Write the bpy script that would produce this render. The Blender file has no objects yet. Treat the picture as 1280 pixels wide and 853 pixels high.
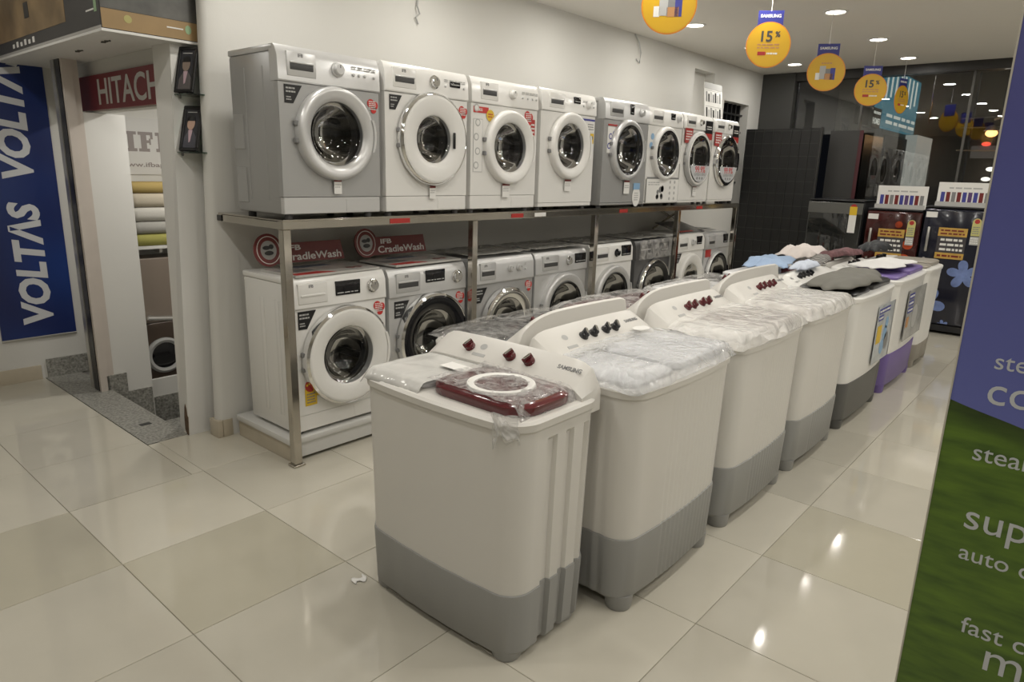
import bpy, bmesh, math, random
from mathutils import Vector, Matrix, noise
R = math.radians
PI = math.pi
scene = bpy.context.scene
col = scene.collection
random.seed(7)

# ------------------------------------------------------------------ camera
cam = bpy.data.cameras.new('camera')
cam.sensor_width = 36.0
cam.lens = 851.66 / 1280 * 36.0
cam.clip_start = 0.05
co = bpy.data.objects.new('camera', cam)
col.objects.link(co)
yaw, pit, rol = 0.7100, 0.2429, -0.0276
CR = Matrix(((0.65652908, -0.75382497, 0.02678602), (-0.16436146, -0.17762465, -0.97027563), (0.73617585, 0.63261157, -0.24051552)))
rt, dn, fw = CR[0], CR[1], CR[2]
co.matrix_world = Matrix(((rt[0], -dn[0], -fw[0], -1.769), (rt[1], -dn[1], -fw[1], -2.984), (rt[2], -dn[2], -fw[2], 1.510), (0, 0, 0, 1)))
scene.camera = co

# ------------------------------------------------------------------ world, exposure
w = bpy.data.worlds.new('night')
scene.world = w
w.use_nodes = True
w.node_tree.nodes['Background'].inputs[0].default_value = (0.05, 0.055, 0.075, 1)
w.node_tree.nodes['Background'].inputs[1].default_value = 0.12
scene.view_settings.view_transform = 'Standard'
scene.view_settings.look = 'None'
scene.view_settings.gamma = 1
scene.view_settings.exposure = -0.05
scene.cycles.max_bounces = 8
scene.cycles.transparent_max_bounces = 12
scene.cycles.sample_clamp_indirect = 4.0
LAMP_W = 5.3
LAMP_COL = (1.0, 0.967, 0.905)
CEIL = 2.775

# ------------------------------------------------------------------ materials
MATS = {}
def mat(name, c, rough=0.45, metal=0.0, var=0.0, vscale=8.0, bump=0.0, bscale=60.0, coat=0.0, emit=None, estr=0.0, spec=0.5, rnd=0.0, stretch=None):
    if name in MATS: return MATS[name]
    m = bpy.data.materials.new(name); m.use_nodes = True
    nt = m.node_tree; b = nt.nodes['Principled BSDF']
    b.inputs['Base Color'].default_value = (*c, 1)
    b.inputs['Roughness'].default_value = rough
    b.inputs['Metallic'].default_value = metal
    b.inputs['Specular IOR Level'].default_value = spec
    if coat: b.inputs['Coat Weight'].default_value = coat; b.inputs['Coat Roughness'].default_value = 0.05
    tc = nt.nodes.new('ShaderNodeTexCoord'); src = tc.outputs['Object']
    if stretch:
        mp = nt.nodes.new('ShaderNodeMapping'); mp.inputs['Scale'].default_value = stretch
        nt.links.new(src, mp.inputs[0]); src = mp.outputs[0]
    if var or rnd:
        n = nt.nodes.new('ShaderNodeTexNoise'); n.inputs['Scale'].default_value = vscale; n.inputs['Detail'].default_value = 4
        nt.links.new(src, n.inputs['Vector'])
        fac = n.outputs['Fac']
        mr = nt.nodes.new('ShaderNodeMapRange')
        mr.inputs['From Min'].default_value = 0.25; mr.inputs['From Max'].default_value = 0.75
        mr.inputs['To Min'].default_value = 1 - var; mr.inputs['To Max'].default_value = 1 + var
        nt.links.new(fac, mr.inputs['Value']); val = mr.outputs['Result']
        if rnd:
            oi = nt.nodes.new('ShaderNodeObjectInfo')
            m2 = nt.nodes.new('ShaderNodeMapRange'); m2.inputs['To Min'].default_value = 1 - rnd; m2.inputs['To Max'].default_value = 1 + rnd
            nt.links.new(oi.outputs['Random'], m2.inputs['Value'])
            mu = nt.nodes.new('ShaderNodeMath'); mu.operation = 'MULTIPLY'
            nt.links.new(val, mu.inputs[0]); nt.links.new(m2.outputs['Result'], mu.inputs[1]); val = mu.outputs[0]
        vm = nt.nodes.new('ShaderNodeVectorMath'); vm.operation = 'SCALE'; vm.inputs[0].default_value = c
        nt.links.new(val, vm.inputs['Scale']); nt.links.new(vm.outputs[0], b.inputs['Base Color'])
    if bump:
        n2 = nt.nodes.new('ShaderNodeTexNoise'); n2.inputs['Scale'].default_value = bscale; n2.inputs['Detail'].default_value = 3
        nt.links.new(src, n2.inputs['Vector'])
        bp = nt.nodes.new('ShaderNodeBump'); bp.inputs['Strength'].default_value = bump; bp.inputs['Distance'].default_value = 0.004
        nt.links.new(n2.outputs['Fac'], bp.inputs['Height']); nt.links.new(bp.outputs[0], b.inputs['Normal'])
    if emit:
        b.inputs['Emission Color'].default_value = (*emit, 1); b.inputs['Emission Strength'].default_value = estr
    MATS[name] = m
    return m
def glassy(name, tint, refl=1.0, rough=0.0, base=0.0, ior=1.5):
    # thin clear sheet: see-through, mirror by Fresnel
    if name in MATS: return MATS[name]
    m = bpy.data.materials.new(name); m.use_nodes = True; nt = m.node_tree
    nt.nodes.remove(nt.nodes['Principled BSDF'])
    out = nt.nodes['Material Output']
    t = nt.nodes.new('ShaderNodeBsdfTransparent'); t.inputs[0].default_value = (*tint, 1)
    g = nt.nodes.new('ShaderNodeBsdfGlossy'); g.inputs['Roughness'].default_value = rough; g.inputs[0].default_value = (refl, refl, refl, 1)
    fr = nt.nodes.new('ShaderNodeFresnel'); fr.inputs[0].default_value = ior
    ad = nt.nodes.new('ShaderNodeMath'); ad.operation = 'ADD'; ad.use_clamp = True; ad.inputs[1].default_value = base
    mx = nt.nodes.new('ShaderNodeMixShader')
    nt.links.new(fr.outputs[0], ad.inputs[0]); nt.links.new(ad.outputs[0], mx.inputs[0])
    nt.links.new(t.outputs[0], mx.inputs[1]); nt.links.new(g.outputs[0], mx.inputs[2]); nt.links.new(mx.outputs[0], out.inputs[0])
    MATS[name] = m
    return m
def wrapmat(name, colr, lo, hi, scale=14.0, rough=0.18, crease=0.8):
    # crumpled polythene: patches of clear film and whitish creases
    if name in MATS: return MATS[name]
    m = bpy.data.materials.new(name); m.use_nodes = True; nt = m.node_tree
    b = nt.nodes['Principled BSDF']; out = nt.nodes['Material Output']
    b.inputs['Base Color'].default_value = (*colr, 1); b.inputs['Roughness'].default_value = rough
    b.inputs['Specular IOR Level'].default_value = 0.7
    tc = nt.nodes.new('ShaderNodeTexCoord')
    n = nt.nodes.new('ShaderNodeTexNoise'); n.inputs['Scale'].default_value = scale; n.inputs['Detail'].default_value = 6; n.inputs['Distortion'].default_value = 1.2
    nt.links.new(tc.outputs['Object'], n.inputs['Vector'])
    mr = nt.nodes.new('ShaderNodeMapRange'); mr.inputs['From Min'].default_value = 0.35; mr.inputs['From Max'].default_value = 0.68
    mr.inputs['To Min'].default_value = lo; mr.inputs['To Max'].default_value = hi
    nt.links.new(n.outputs['Fac'], mr.inputs['Value'])
    wp = nt.nodes.new('ShaderNodeVectorMath'); wp.operation = 'MULTIPLY_ADD'; wp.inputs[1].default_value = (0.09, 0.09, 0.09)
    nt.links.new(n.outputs['Color'], wp.inputs[0]); nt.links.new(tc.outputs['Object'], wp.inputs[2])
    v = nt.nodes.new('ShaderNodeTexVoronoi'); v.inputs['Scale'].default_value = scale * 1.6; v.feature = 'DISTANCE_TO_EDGE'
    nt.links.new(wp.outputs[0], v.inputs['Vector'])
    cl = nt.nodes.new('ShaderNodeMath'); cl.operation = 'MINIMUM'; cl.inputs[1].default_value = 0.35; nt.links.new(v.outputs['Distance'], cl.inputs[0])
    bp = nt.nodes.new('ShaderNodeBump'); bp.inputs['Strength'].default_value = crease; bp.inputs['Distance'].default_value = 0.02
    nt.links.new(cl.outputs[0], bp.inputs['Height']); nt.links.new(bp.outputs[0], b.inputs['Normal'])
    t = nt.nodes.new('ShaderNodeBsdfTransparent'); mx = nt.nodes.new('ShaderNodeMixShader')
    nt.links.new(mr.outputs[0], mx.inputs[0]); nt.links.new(t.outputs[0], mx.inputs[1]); nt.links.new(b.outputs[0], mx.inputs[2]); nt.links.new(mx.outputs[0], out.inputs[0])
    MATS[name] = m
    return m

# ------------------------------------------------------------------ mesh helpers
def rbox(bm, x0, x1, y0, y1, z0, z1, r=0.0, seg=2, mtx=None):
    M = Matrix.Translation(((x0 + x1) / 2, (y0 + y1) / 2, (z0 + z1) / 2)) @ Matrix.Diagonal((abs(x1 - x0), abs(y1 - y0), abs(z1 - z0), 1))
    g = bmesh.ops.create_cube(bm, size=1.0, matrix=M)
    vs = g['verts']
    if r > 0:
        es = list({e for v in vs for e in v.link_edges})
        rr = bmesh.ops.bevel(bm, geom=es, offset=r, segments=seg, affect='EDGES', profile=0.5)
        vs = list({v for f in rr['faces'] for v in f.verts} | {v for v in vs if v.is_valid})
    if mtx is not None: bmesh.ops.transform(bm, matrix=mtx, verts=vs)
    return vs
def poly(bm, pts):
    return bm.faces.new([bm.verts.new(p) for p in pts])
def loft(bm, rings, cap0=True, cap1=True, closed=True):
    vr = [[bm.verts.new(p) for p in ring] for ring in rings]
    n = len(vr[0])
    for a, b in zip(vr, vr[1:]):
        for i in range(n if closed else n - 1):
            j = (i + 1) % n
            bm.faces.new((a[i], a[j], b[j], b[i]))
    if cap0: bm.faces.new(vr[0][::-1])
    if cap1: bm.faces.new(vr[-1])
    return vr
def lathe(bm, prof, seg=40, mtx=None, cap=True):
    # profile (radius, height) about local Z
    rings = []
    vs = []
    for r, h in prof:
        if r < 1e-6:
            v = bm.verts.new((0, 0, h)); rings.append([v]); vs.append(v)
        else:
            ring = [bm.verts.new((r * math.cos(2 * PI * k / seg), r * math.sin(2 * PI * k / seg), h)) for k in range(seg)]
            rings.append(ring); vs += ring
    for a, b in zip(rings, rings[1:]):
        for k in range(seg):
            j = (k + 1) % seg
            if len(a) == 1 and len(b) == 1: continue
            if len(a) == 1: bm.faces.new((a[0], b[j], b[k])) if False else bm.faces.new((a[0], b[k], b[j]))
            elif len(b) == 1: bm.faces.new((a[k], a[j], b[0]))
            else: bm.faces.new((a[k], a[j], b[j], b[k]))
    if mtx is not None: bmesh.ops.transform(bm, matrix=mtx, verts=vs)
    return vs
def tube(bm, pts, r, seg=8):
    pts = [Vector(p) for p in pts]
    rings = []
    for i, p in enumerate(pts):
        d = (pts[min(i + 1, len(pts) - 1)] - pts[max(i - 1, 0)]).normalized()
        a = d.cross(Vector((0, 0, 1)))
        if a.length < 1e-3: a = d.cross(Vector((1, 0, 0)))
        a.normalize(); b = d.cross(a)
        rings.append([p + r * (a * math.cos(2 * PI * k / seg) + b * math.sin(2 * PI * k / seg)) for k in range(seg)])
    loft(bm, rings)
def prism(bm, pts, axis, a0, a1):
    # pts: 2-D outline in the two other axes, extruded along axis
    def P(p, a):
        return {'x': (a, p[0], p[1]), 'y': (p[0], a, p[1]), 'z': (p[0], p[1], a)}[axis]
    loft(bm, [[P(p, a0) for p in pts], [P(p, a1) for p in pts]])
def finish(bm, name, m, parent=None, smooth=35):
    bmesh.ops.recalc_face_normals(bm, faces=bm.faces[:])
    me = bpy.data.meshes.new(name); bm.to_mesh(me); bm.free()
    if smooth:
        me.polygons.foreach_set('use_smooth', [True] * len(me.polygons))
        me.set_sharp_from_angle(angle=R(smooth))
    for k in (m if isinstance(m, (list, tuple)) else [m]): me.materials.append(k)
    o = bpy.data.objects.new(name, me); col.objects.link(o)
    if parent is not None: o.parent = parent
    return o
def box(name, m, parent, x0, x1, y0, y1, z0, z1, r=0.0, seg=2):
    bm = bmesh.new(); rbox(bm, x0, x1, y0, y1, z0, z1, r, seg)
    return finish(bm, name, m, parent)
def empty(name, loc=(0, 0, 0), rz=0.0):
    o = bpy.data.objects.new(name, None); col.objects.link(o); o.location = loc; o.rotation_euler = (0, 0, rz); o.empty_display_size = 0.1
    return o
def tag(o, label=None, cat=None, group=None, kind=None):
    if label: o['label'] = label
    if cat: o['category'] = cat
    if group: o['group'] = group
    if kind: o['kind'] = kind
    return o
def struct(o): o['kind'] = 'structure'; return o
_tc = {}
def text_mesh(body, size, extrude=0.0006, bold=0.0, shear=0.0, res=3):
    key = (body, round(size, 5), extrude, bold, shear)
    if key in _tc: return _tc[key]
    cu = bpy.data.curves.new('lettering', 'FONT'); cu.body = body; cu.size = size; cu.extrude = extrude; cu.offset = bold; cu.shear = shear
    cu.align_x = 'CENTER'; cu.align_y = 'CENTER'; cu.resolution_u = res
    t = bpy.data.objects.new('lettering', cu); col.objects.link(t)
    dg = bpy.context.evaluated_depsgraph_get()
    me = bpy.data.meshes.new_from_object(t.evaluated_get(dg)); me.name = 'lettering'
    bpy.data.objects.remove(t)
    _tc[key] = me
    return me
FACE = {'-y': Matrix.Rotation(R(90), 4, 'X'), '-x': Matrix.Rotation(R(-90), 4, 'Z') @ Matrix.Rotation(R(90), 4, 'X'), 'z': Matrix.Identity(4)}
def text(body, m, parent, loc, size, face='-y', bold=0.0, shear=0.0, spin=0.0, width=None, extrude=0.0006, name='lettering', tilt=None):
    me = text_mesh(body, size, extrude, bold, shear).copy()
    me.materials.clear(); me.materials.append(m)
    o = bpy.data.objects.new(name, me); col.objects.link(o)
    if parent is not None: o.parent = parent
    s = 1.0
    if width:
        xs = [v.co.x for v in me.vertices]; s = width / max(1e-6, max(xs) - min(xs))
    F = FACE[face] if isinstance(face, str) else face
    o.matrix_local = Matrix.Translation(loc) @ F @ Matrix.Rotation(spin, 4, 'Z') @ Matrix.Diagonal((s, 1, 1, 1))
    return o

# ------------------------------------------------------------------ palette
WALL = mat('wall_paint', (0.66, 0.65, 0.615), 0.7, var=0.02, vscale=1.5, bump=0.08, bscale=120)
CEILM = mat('ceiling_paint', (0.74, 0.71, 0.65), 0.8, var=0.02, vscale=1.0)
TILE = mat('floor_tile_ivory', (0.55, 0.52, 0.44), 0.07, var=0.05, vscale=2.5, rnd=0.085, spec=0.6)
GROUT = mat('grout', (0.36, 0.33, 0.27), 0.8)
SKIRT = mat('skirting_tile', (0.52, 0.46, 0.36), 0.25, var=0.08, vscale=6)
GRANITE = mat('grey_granite', (0.27, 0.265, 0.24), 0.4, var=0.6, vscale=75)
WHITE_E = mat('white_enamel', (0.78, 0.77, 0.74), 0.22, spec=0.5)
WHITE_P = mat('white_plastic', (0.80, 0.79, 0.76), 0.28)
SILVER_E = mat('silver_enamel', (0.41, 0.41, 0.405), 0.35, metal=0.35)
SILVER_L = mat('silver_plastic', (0.62, 0.62, 0.615), 0.3, metal=0.4)
DSILV = mat('graphite_enamel', (0.13, 0.13, 0.13), 0.35, metal=0.4)
CHROME = mat('chrome', (0.82, 0.82, 0.82), 0.08, metal=1.0)
STEEL = mat('polished_steel', (0.52, 0.49, 0.44), 0.14, metal=1.0, var=0.06, vscale=3)
DRUM = mat('drum_steel', (0.11, 0.11, 0.108), 0.30, metal=1.0, bump=0.5, bscale=45)
RUBBER = mat('grey_rubber', (0.09, 0.09, 0.092), 0.5)
BLACK = mat('black_plastic', (0.012, 0.012, 0.013), 0.3)
DISPLAY = mat('display_black', (0.01, 0.01, 0.012), 0.08)
DGLASS = glassy('door_glass', (0.50, 0.51, 0.52), 0.5, 0.0, 0.03)
DGLASS2 = glassy('smoked_door_glass', (0.12, 0.12, 0.125), 0.45, 0.0, 0.03)
CLEAR = glassy('clear_glass', (0.86, 0.88, 0.87), 1.0, 0.0, 0.0)
SHELFGL = glassy('greenish_shelf_glass', (0.45, 0.62, 0.55), 0.8, 0.0, 0.05)
RED = mat('red_print', (0.42, 0.03, 0.025), 0.4)
BRIGHTRED = mat('bright_red_print', (0.55, 0.035, 0.03), 0.4)
DKRED = mat('dark_red_card', (0.17, 0.018, 0.016), 0.35)
PAPER = mat('white_paper', (0.78, 0.77, 0.74), 0.6)
PAPERB = mat('bluish_white_lid', (0.72, 0.72, 0.73), 0.35)
GREYPR = mat('grey_print', (0.22, 0.22, 0.22), 0.5)
MIDGREY = mat('mid_grey_print', (0.45, 0.45, 0.44), 0.5)
YELLOW = mat('yellow_print', (0.70, 0.47, 0.03), 0.45)
BLUEPR = mat('blue_print', (0.05, 0.055, 0.28), 0.45)
SKYPR = mat('light_blue_print', (0.25, 0.42, 0.62), 0.45)
IVORY = mat('ivory_plastic', (0.69, 0.67, 0.63), 0.33, var=0.015, vscale=3)
BASEGREY = mat('grey_base_plastic', (0.31, 0.31, 0.30), 0.4)
DKBASE = mat('charcoal_base_plastic', (0.10, 0.10, 0.095), 0.4)
PURPLE = mat('purple_base_plastic', (0.17, 0.115, 0.34), 0.4)
BEIGEB = mat('taupe_base_plastic', (0.30, 0.275, 0.235), 0.4)
BURG = mat('burgundy_gloss', (0.11, 0.016, 0.020), 0.15, coat=0.3)
KNOBRED = mat('burgundy_knob', (0.10, 0.010, 0.014), 0.25)
KNOBBLK = mat('black_knob', (0.015, 0.015, 0.017), 0.25)
WRAP = wrapmat('crumpled_wrap', (0.80, 0.79, 0.77), 0.15, 0.60, 14, 0.12)
WRAPW = wrapmat('white_wrap', (0.80, 0.78, 0.74), 0.62, 0.80, 7, 0.16)
WRAPS = wrapmat('smooth_cream_film', (0.74, 0.73, 0.70), 0.70, 0.85, 5, 0.14, 0.25)
WRAPM = wrapmat('crinkled_lid_film', (0.85, 0.82, 0.80), 0.05, 0.55, 30, 0.10, 0.9)
WRAPC = wrapmat('clear_wrap', (0.85, 0.83, 0.80), 0.03, 0.40, 18, 0.10)
# ------------------------------------------------------------------ structure
def quadslab(name, m, x0, x1, y0, y1, z0, z1, parent=None):
    return struct(box(name, m, parent, x0, x1, y0, y1, z0, z1))
FX0, FY0, T = -0.962, -0.939, 0.6
floor = struct(empty('floor'))
box('grout_bed', GROUT, floor, -6.0, 7.35, -7.0, 0.79, -0.12, -0.004)
box('grout_bed', GROUT, floor, -6.0, -0.421, 0.791, 2.5395, -0.12, -0.004)
tm = None
DARKER = {(0, 0), (-1, 1), (-2, -1), (-1, -2), (3, -3)}
for i in range(-9, 14):
    for j in range(-10, 6):
        x0, y0 = FX0 + i * T, FY0 + j * T
        if x0 + T < -2.3 or x0 > 7.25 or y0 + T < -4.3 or y0 > 2.5: continue
        if y0 > 0.6 and x0 > -0.5: continue
        if x0 < -0.4 < x0 + T and y0 > 0.2: continue
        if tm is None:
            bm = bmesh.new(); rbox(bm, 0.0012, T - 0.0012, 0.0012, T - 0.0012, -0.02, 0.0, 0.0012, 1)
            tl = finish(bm, 'tile', TILE, floor); tm = tl.data; tm2 = tm.copy(); tm2.materials.clear(); tm2.materials.append(mat('floor_tile_olive', (0.475, 0.445, 0.355), 0.08, var=0.05, vscale=2.5, rnd=0.03, spec=0.6)); tl.location = (x0, y0, 0)
        else:
            tl = bpy.data.objects.new('tile', tm if (i, j) not in DARKER else tm2); col.objects.link(tl); tl.parent = floor; tl.location = (x0, y0, 0)
# cut tiles along the granite sill and the far half of the hall behind the camera
for j in range(2, 6):
    y0 = FY0 + j * T
    box('tile', TILE, floor, -0.9608, -0.424, max(y0 + 0.0012, FY0 + 3 * T - T + 0.0012), min(y0 + T - 0.0012, 2.54), -0.02, 0.0)
box('tile', TILE, floor, -0.42, -0.3632, FY0 + 2 * T + 0.0012, 0.79, -0.02, 0.0)
for (a, b, c, d) in ((-6, FX0 - 2 * T - 0.6, -7, 2.54), (FX0 - 2 * T - 0.6, 7.3, -7, FY0 - 5 * T - 0.6)):
    tag(box('tile_field', TILE, floor, a, b, c, d, -0.02, -0.0005), kind='stuff')
struct(box('ceiling', CEILM, None, -6.0, 7.35, -7.0, 3.2, CEIL, CEIL + 0.1))

# back wall behind the racks, with the niche and the shuttered opening near its far end
WY, WB = 0.62, 0.78
wall = struct(empty('wall_back'))
bm = bmesh.new()
rbox(bm, 0.07, 5.27, WY, WB, 0, CEIL)
rbox(bm, 5.27, 5.75, WY, WB, 0, 2.12); rbox(bm, 5.27, 5.75, WY, WB, 2.63, CEIL); rbox(bm, 5.27, 5.75, WY + 0.12, WB, 2.12, 2.63)
rbox(bm, 5.75, 6.05, WY, WB, 0, CEIL)
rbox(bm, 6.05, 6.75, WY, WB, 2.38, CEIL); rbox(bm, 6.05, 6.75, WY, WB, 0, 1.2)
rbox(bm, 6.75, 7.15, WY, WB, 0, CEIL)
finish(bm, 'plaster', WALL, wall, 0)
bm = bmesh.new()   # the rounded end of the wall leans a little, as plastered
rings = []
for z, xe in ((0, -0.10), (1.0, -0.065), (2.2, -0.02), (CEIL, -0.005)):
    rings.append([(0.09, WY - 0.002, z), (0.09, WY + 0.065, z), (xe + 0.006, WY + 0.065, z), (xe, WY + 0.045, z), (xe + 0.008, WY + 0.015, z), (xe + 0.03, WY - 0.002, z)])
loft(bm, rings); finish(bm, 'rounded_end', WALL, wall, 60)
wn = struct(empty('window_2'))
bm = bmesh.new(); rbox(bm, 6.05, 6.75, WB - 0.03, WB, 1.2, 2.38); finish(bm, 'dark_pane', BLACK, wn, 0)
for k in range(6):
    box('bar', BLACK, wn, 6.10 + k * 0.12, 6.125 + k * 0.12, WB - 0.07, WB - 0.03, 1.2, 2.38)
for k in range(5):
    box('crossbar', BLACK, wn, 6.05, 6.75, WB - 0.09, WB - 0.07, 1.45 + k * 0.2, 1.47 + k * 0.2)
bb = struct(empty('baseboard_back'))
for k, (a, b) in enumerate(((-0.108, -0.078), (-0.075, -0.02))):
    box('skirting_tile', SKIRT, bb, a, b, (WY - 0.008), WY + 0.09, 0.0, 0.10, 0.002)
# other sides of the hall
quadslab('wall_left', WALL, -6.0, -0.001, 2.54, 2.70, -0.6, CEIL)
quadslab('wall_front', WALL, -6.0, 7.35, -7.15, -7.0, 0, CEIL)
quadslab('wall_entry', WALL, -6.15, -6.0, -7.0, 2.70, 0, CEIL)
bl = struct(empty('baseboard_left'))
for k in range(9):
    x1 = -0.44 - k * 0.6
    box('skirting_tile', SKIRT, bl, x1 - 0.597, x1, 2.525, 2.54, 0, 0.10, 0.002)
# granite sill of the side opening
quadslab('trim_1', GRANITE, -0.42, -0.20, 0.795, 2.5399, -0.5, 0.003)
gc = struct(box('drain_slot', BLACK, None, -0.335, -0.275, 1.10, 1.14, 0.003, 0.0045)); gc.name = 'trim_2'
# return wall and door channels on the far side of the opening
PINK = mat('pinkish_wood_frame', (0.60, 0.54, 0.49), 0.5, var=0.04, vscale=10)
ALU = mat('aluminium', (0.55, 0.54, 0.51), 0.3, metal=0.8)
box('granite_skirting', GRANITE, bl, -0.405, -0.02, 2.525, 2.54, 0.003, 0.135)
dr = struct(empty('door_1'))
box('aluminium_channel', ALU, dr, -0.275, -0.235, 2.035, 2.09, 0.003, 2.10)
box('black_channel', BLACK, dr, -0.27, -0.235, 1.956, 2.034, 0.003, 2.10)
box('frame', PINK, dr, -0.265, -0.21, 1.925, 1.955, 0.003, 2.10)
box('frame_stop', PINK, dr, -0.209, -0.178, 1.932, 1.955, 0.003, 2.10)
PILL = mat('white_panel_paint', (0.74, 0.73, 0.70), 0.45, var=0.015, vscale=2)
BROWN = mat('bare_brown_board', (0.11, 0.065, 0.035), 0.8, var=0.4, vscale=40)
pl = struct(empty('door_2'))
bm = bmesh.new()
rings = []
for z, s in ((0, 0.0), (2.1, 0.085)):
    rings.append([(-0.205 + s, 0.772, z), (-0.03 + s, 0.772, z), (-0.03 + s, 0.95, z), (-0.172 + s * 0.45, 0.95, z)])
loft(bm, rings); finish(bm, 'leaf_panel', PILL, pl, 0)
bm = bmesh.new()
loft(bm, [[(-0.2035 + 0.0405 * z + 0.18 * (y - 0.772), y, z) for (y, z) in ((0.768, 0.004), (0.80, 0.004), (0.835, 0.02), (0.845, 0.09), (0.835, 0.15), (0.82, 0.175), (0.80, 0.155), (0.785, 0.12), (0.768, 0.11))],
          [(-0.2075 + 0.0405 * z + 0.18 * (y - 0.772), y, z) for (y, z) in ((0.768, 0.004), (0.80, 0.004), (0.835, 0.02), (0.845, 0.09), (0.835, 0.15), (0.82, 0.175), (0.80, 0.155), (0.785, 0.12), (0.768, 0.11))]])
finish(bm, 'chipped_corner', BROWN, pl, 0)
# stairwell behind the opening
st = struct(empty('wall_stairwell'))
bm = bmesh.new()
rbox(bm, -0.177, 0.065, 1.94, 1.99, -0.6, 1.80)                       # white side panel
finish(bm, 'side_panel', PILL, st, 0)
for (a, b, z0, z1) in ((-0.224, -0.10, -0.2, 0.105), (-0.10, 0.055, -0.6, -0.03)):
    box('granite_step_skirting', GRANITE, st, a, b, 1.925, 1.94, z0, z1)
box('granite_step_skirting', GRANITE, st, 0.06, 0.62, 2.10, 2.13, -0.6, -0.17)
box('landing_band', PILL, st, 0.06, 0.62, 2.11, 2.14, -0.17, -0.04)
box('far_wall', WALL, st, 0.0, 1.2, 2.50, 2.56, -0.6, CEIL)
box('end_wall', WALL, st, 1.15, 1.2, 0.78, 2.5, -0.6, CEIL)
box('near_wall', WALL, st, 0.0, 1.2, 0.78, 0.80, -0.6, CEIL)
for k in range(4):
    box('stair', GRANITE, st, -0.199 + k * 0.27, 1.15, 0.80, 1.92, -0.9, -0.30 - k * 0.15)
quadslab('trim_3', WALL, -0.104, -0.03, 0.99, 2.499, 1.805, 2.0995)          # lintel
ll = struct(empty('trim_4'))                                           # loft shelf over the opening
box('shelf_board', PILL, ll, -0.452, 1.15, 0.715, 2.54, 2.10, 2.112)
box('wall_above_loft', WALL, ll, 0.62, 0.66, 0.78, 2.54, 2.112, CEIL)
SCUFF = mat('scuff', (0.08, 0.075, 0.065), 0.8)
for (x, y, l) in ((-0.33, 1.02, 0.10), (-0.30, 1.50, 0.09)):
    bm = bmesh.new()
    tube(bm, [(x + 0.012 * math.sin(k * 2.3), y + l * (k / 7 - 0.5), 2.0985) for k in range(8)], 0.004, 5)
    tag(finish(bm, 'wire_stub', SCUFF, None), 'short black wire end under the loft shelf by the %s' % ('white jamb' if y < 1.2 else 'red sign'), 'wire', 'wire ends under the loft shelf')

# big glass shop front at the far end, night outside
DKGREY = mat('dark_grey_frame', (0.05, 0.05, 0.047), 0.45)
FASCIA = mat('dark_fascia', (0.028, 0.027, 0.026), 0.5)
wf = struct(empty('window_1'))
box('frame', DKGREY, wf, 7.10, 7.25, 0.22, 0.62, 0, CEIL)
box('head_frame', FASCIA, wf, 7.12, 7.30, -4.6, 0.62, 2.68, CEIL)
box('bottom_rail', FASCIA, wf, 7.16, 7.24, -4.6, 0.22, 0, 0.12)
MULL = mat('mullion_metal', (0.10, 0.098, 0.09), 0.35, metal=0.6)
for y in (-0.55, -1.62, -2.9, -4.2):
    box('mullion', MULL, wf, 7.185, 7.215, y - 0.012, y + 0.012, 0.12, 2.68)
SHOPGL = glassy('shop_glass', (0.72, 0.73, 0.72), 1.0, 0.0, 0.04)
ys = (0.22, -0.55, -1.62, -2.9, -4.2, -4.6)
for a, b in zip(ys, ys[1:]):
    box('pane', SHOPGL, wf, 7.195, 7.205, b + 0.013, a - 0.013, 0.12, 2.68)
quadslab('wall_right', WALL, 7.2, 7.35, -7.0, -4.6, 0, CEIL)

# ------------------------------------------------------------------ front loading washing machines
SLOT = mat('dark_slot', (0.06, 0.06, 0.06), 0.5)
def xf_front(cx, cz, y=0.0):      # local Z of a lathe -> out of the machine's front (-Y)
    return Matrix.Translation((cx, y, cz)) @ Matrix.Rotation(R(90), 4, 'X')
def front_with_hole(bm, x0, x1, z0, z1, cx, cz, r, y, depth, seg=48):
    ci, co_, ce = [], [], []
    for k in range(seg):
        a = 2 * PI * k / seg
        dx, dz = math.cos(a), math.sin(a)
        t = min([((x1 - cx) / dx) if dx > 1e-6 else 1e9, ((x0 - cx) / dx) if dx < -1e-6 else 1e9, ((z1 - cz) / dz) if dz > 1e-6 else 1e9, ((z0 - cz) / dz) if dz < -1e-6 else 1e9])
        co_.append(bm.verts.new((cx + dx * t, y, cz + dz * t)))
        ci.append(bm.verts.new((cx + dx * r, y, cz + dz * r)))
        ce.append(bm.verts.new((cx + dx * r, y + depth, cz + dz * r)))
    cs = [bm.verts.new((x, y, z)) for x, z in ((x1, z1), (x0, z1), (x0, z0), (x1, z0))]
    angs = [math.atan2(z - cz, x - cx) % (2 * PI) for x, z in ((x1, z1), (x0, z1), (x0, z0), (x1, z0))]
    for k in range(seg):
        j = (k + 1) % seg
        a0, a1 = 2 * PI * k / seg, 2 * PI * (k + 1) / seg
        mid = [c for c, an in zip(cs, angs) if a0 + 1e-6 < an < a1 - 1e-6]
        bm.faces.new([ci[k], co_[k]] + mid + [co_[j], ci[j]])
        bm.faces.new((ci[j], ce[j], ce[k], ci[k]))
def sticker(parent, name, m, x0, x1, z0, z1, y=-0.0015, pts=None, t=0.0015):
    bm = bmesh.new()
    pts = pts or [(x0, z0), (x1, z0), (x1, z1), (x0, z1)]
    prism(bm, pts, 'y', y - t, y)
    return finish(bm, name, m, parent, 0)
def disc(parent, name, m, cx, cz, r, y, t=0.0012, seg=24, sx=1.0):
    bm = bmesh.new(); prism(bm, [(cx + sx * r * math.cos(2 * PI * k / seg), cz + r * math.sin(2 * PI * k / seg)) for k in range(seg)], 'y', y - t, y)
    return finish(bm, name, m, parent, 0)
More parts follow.
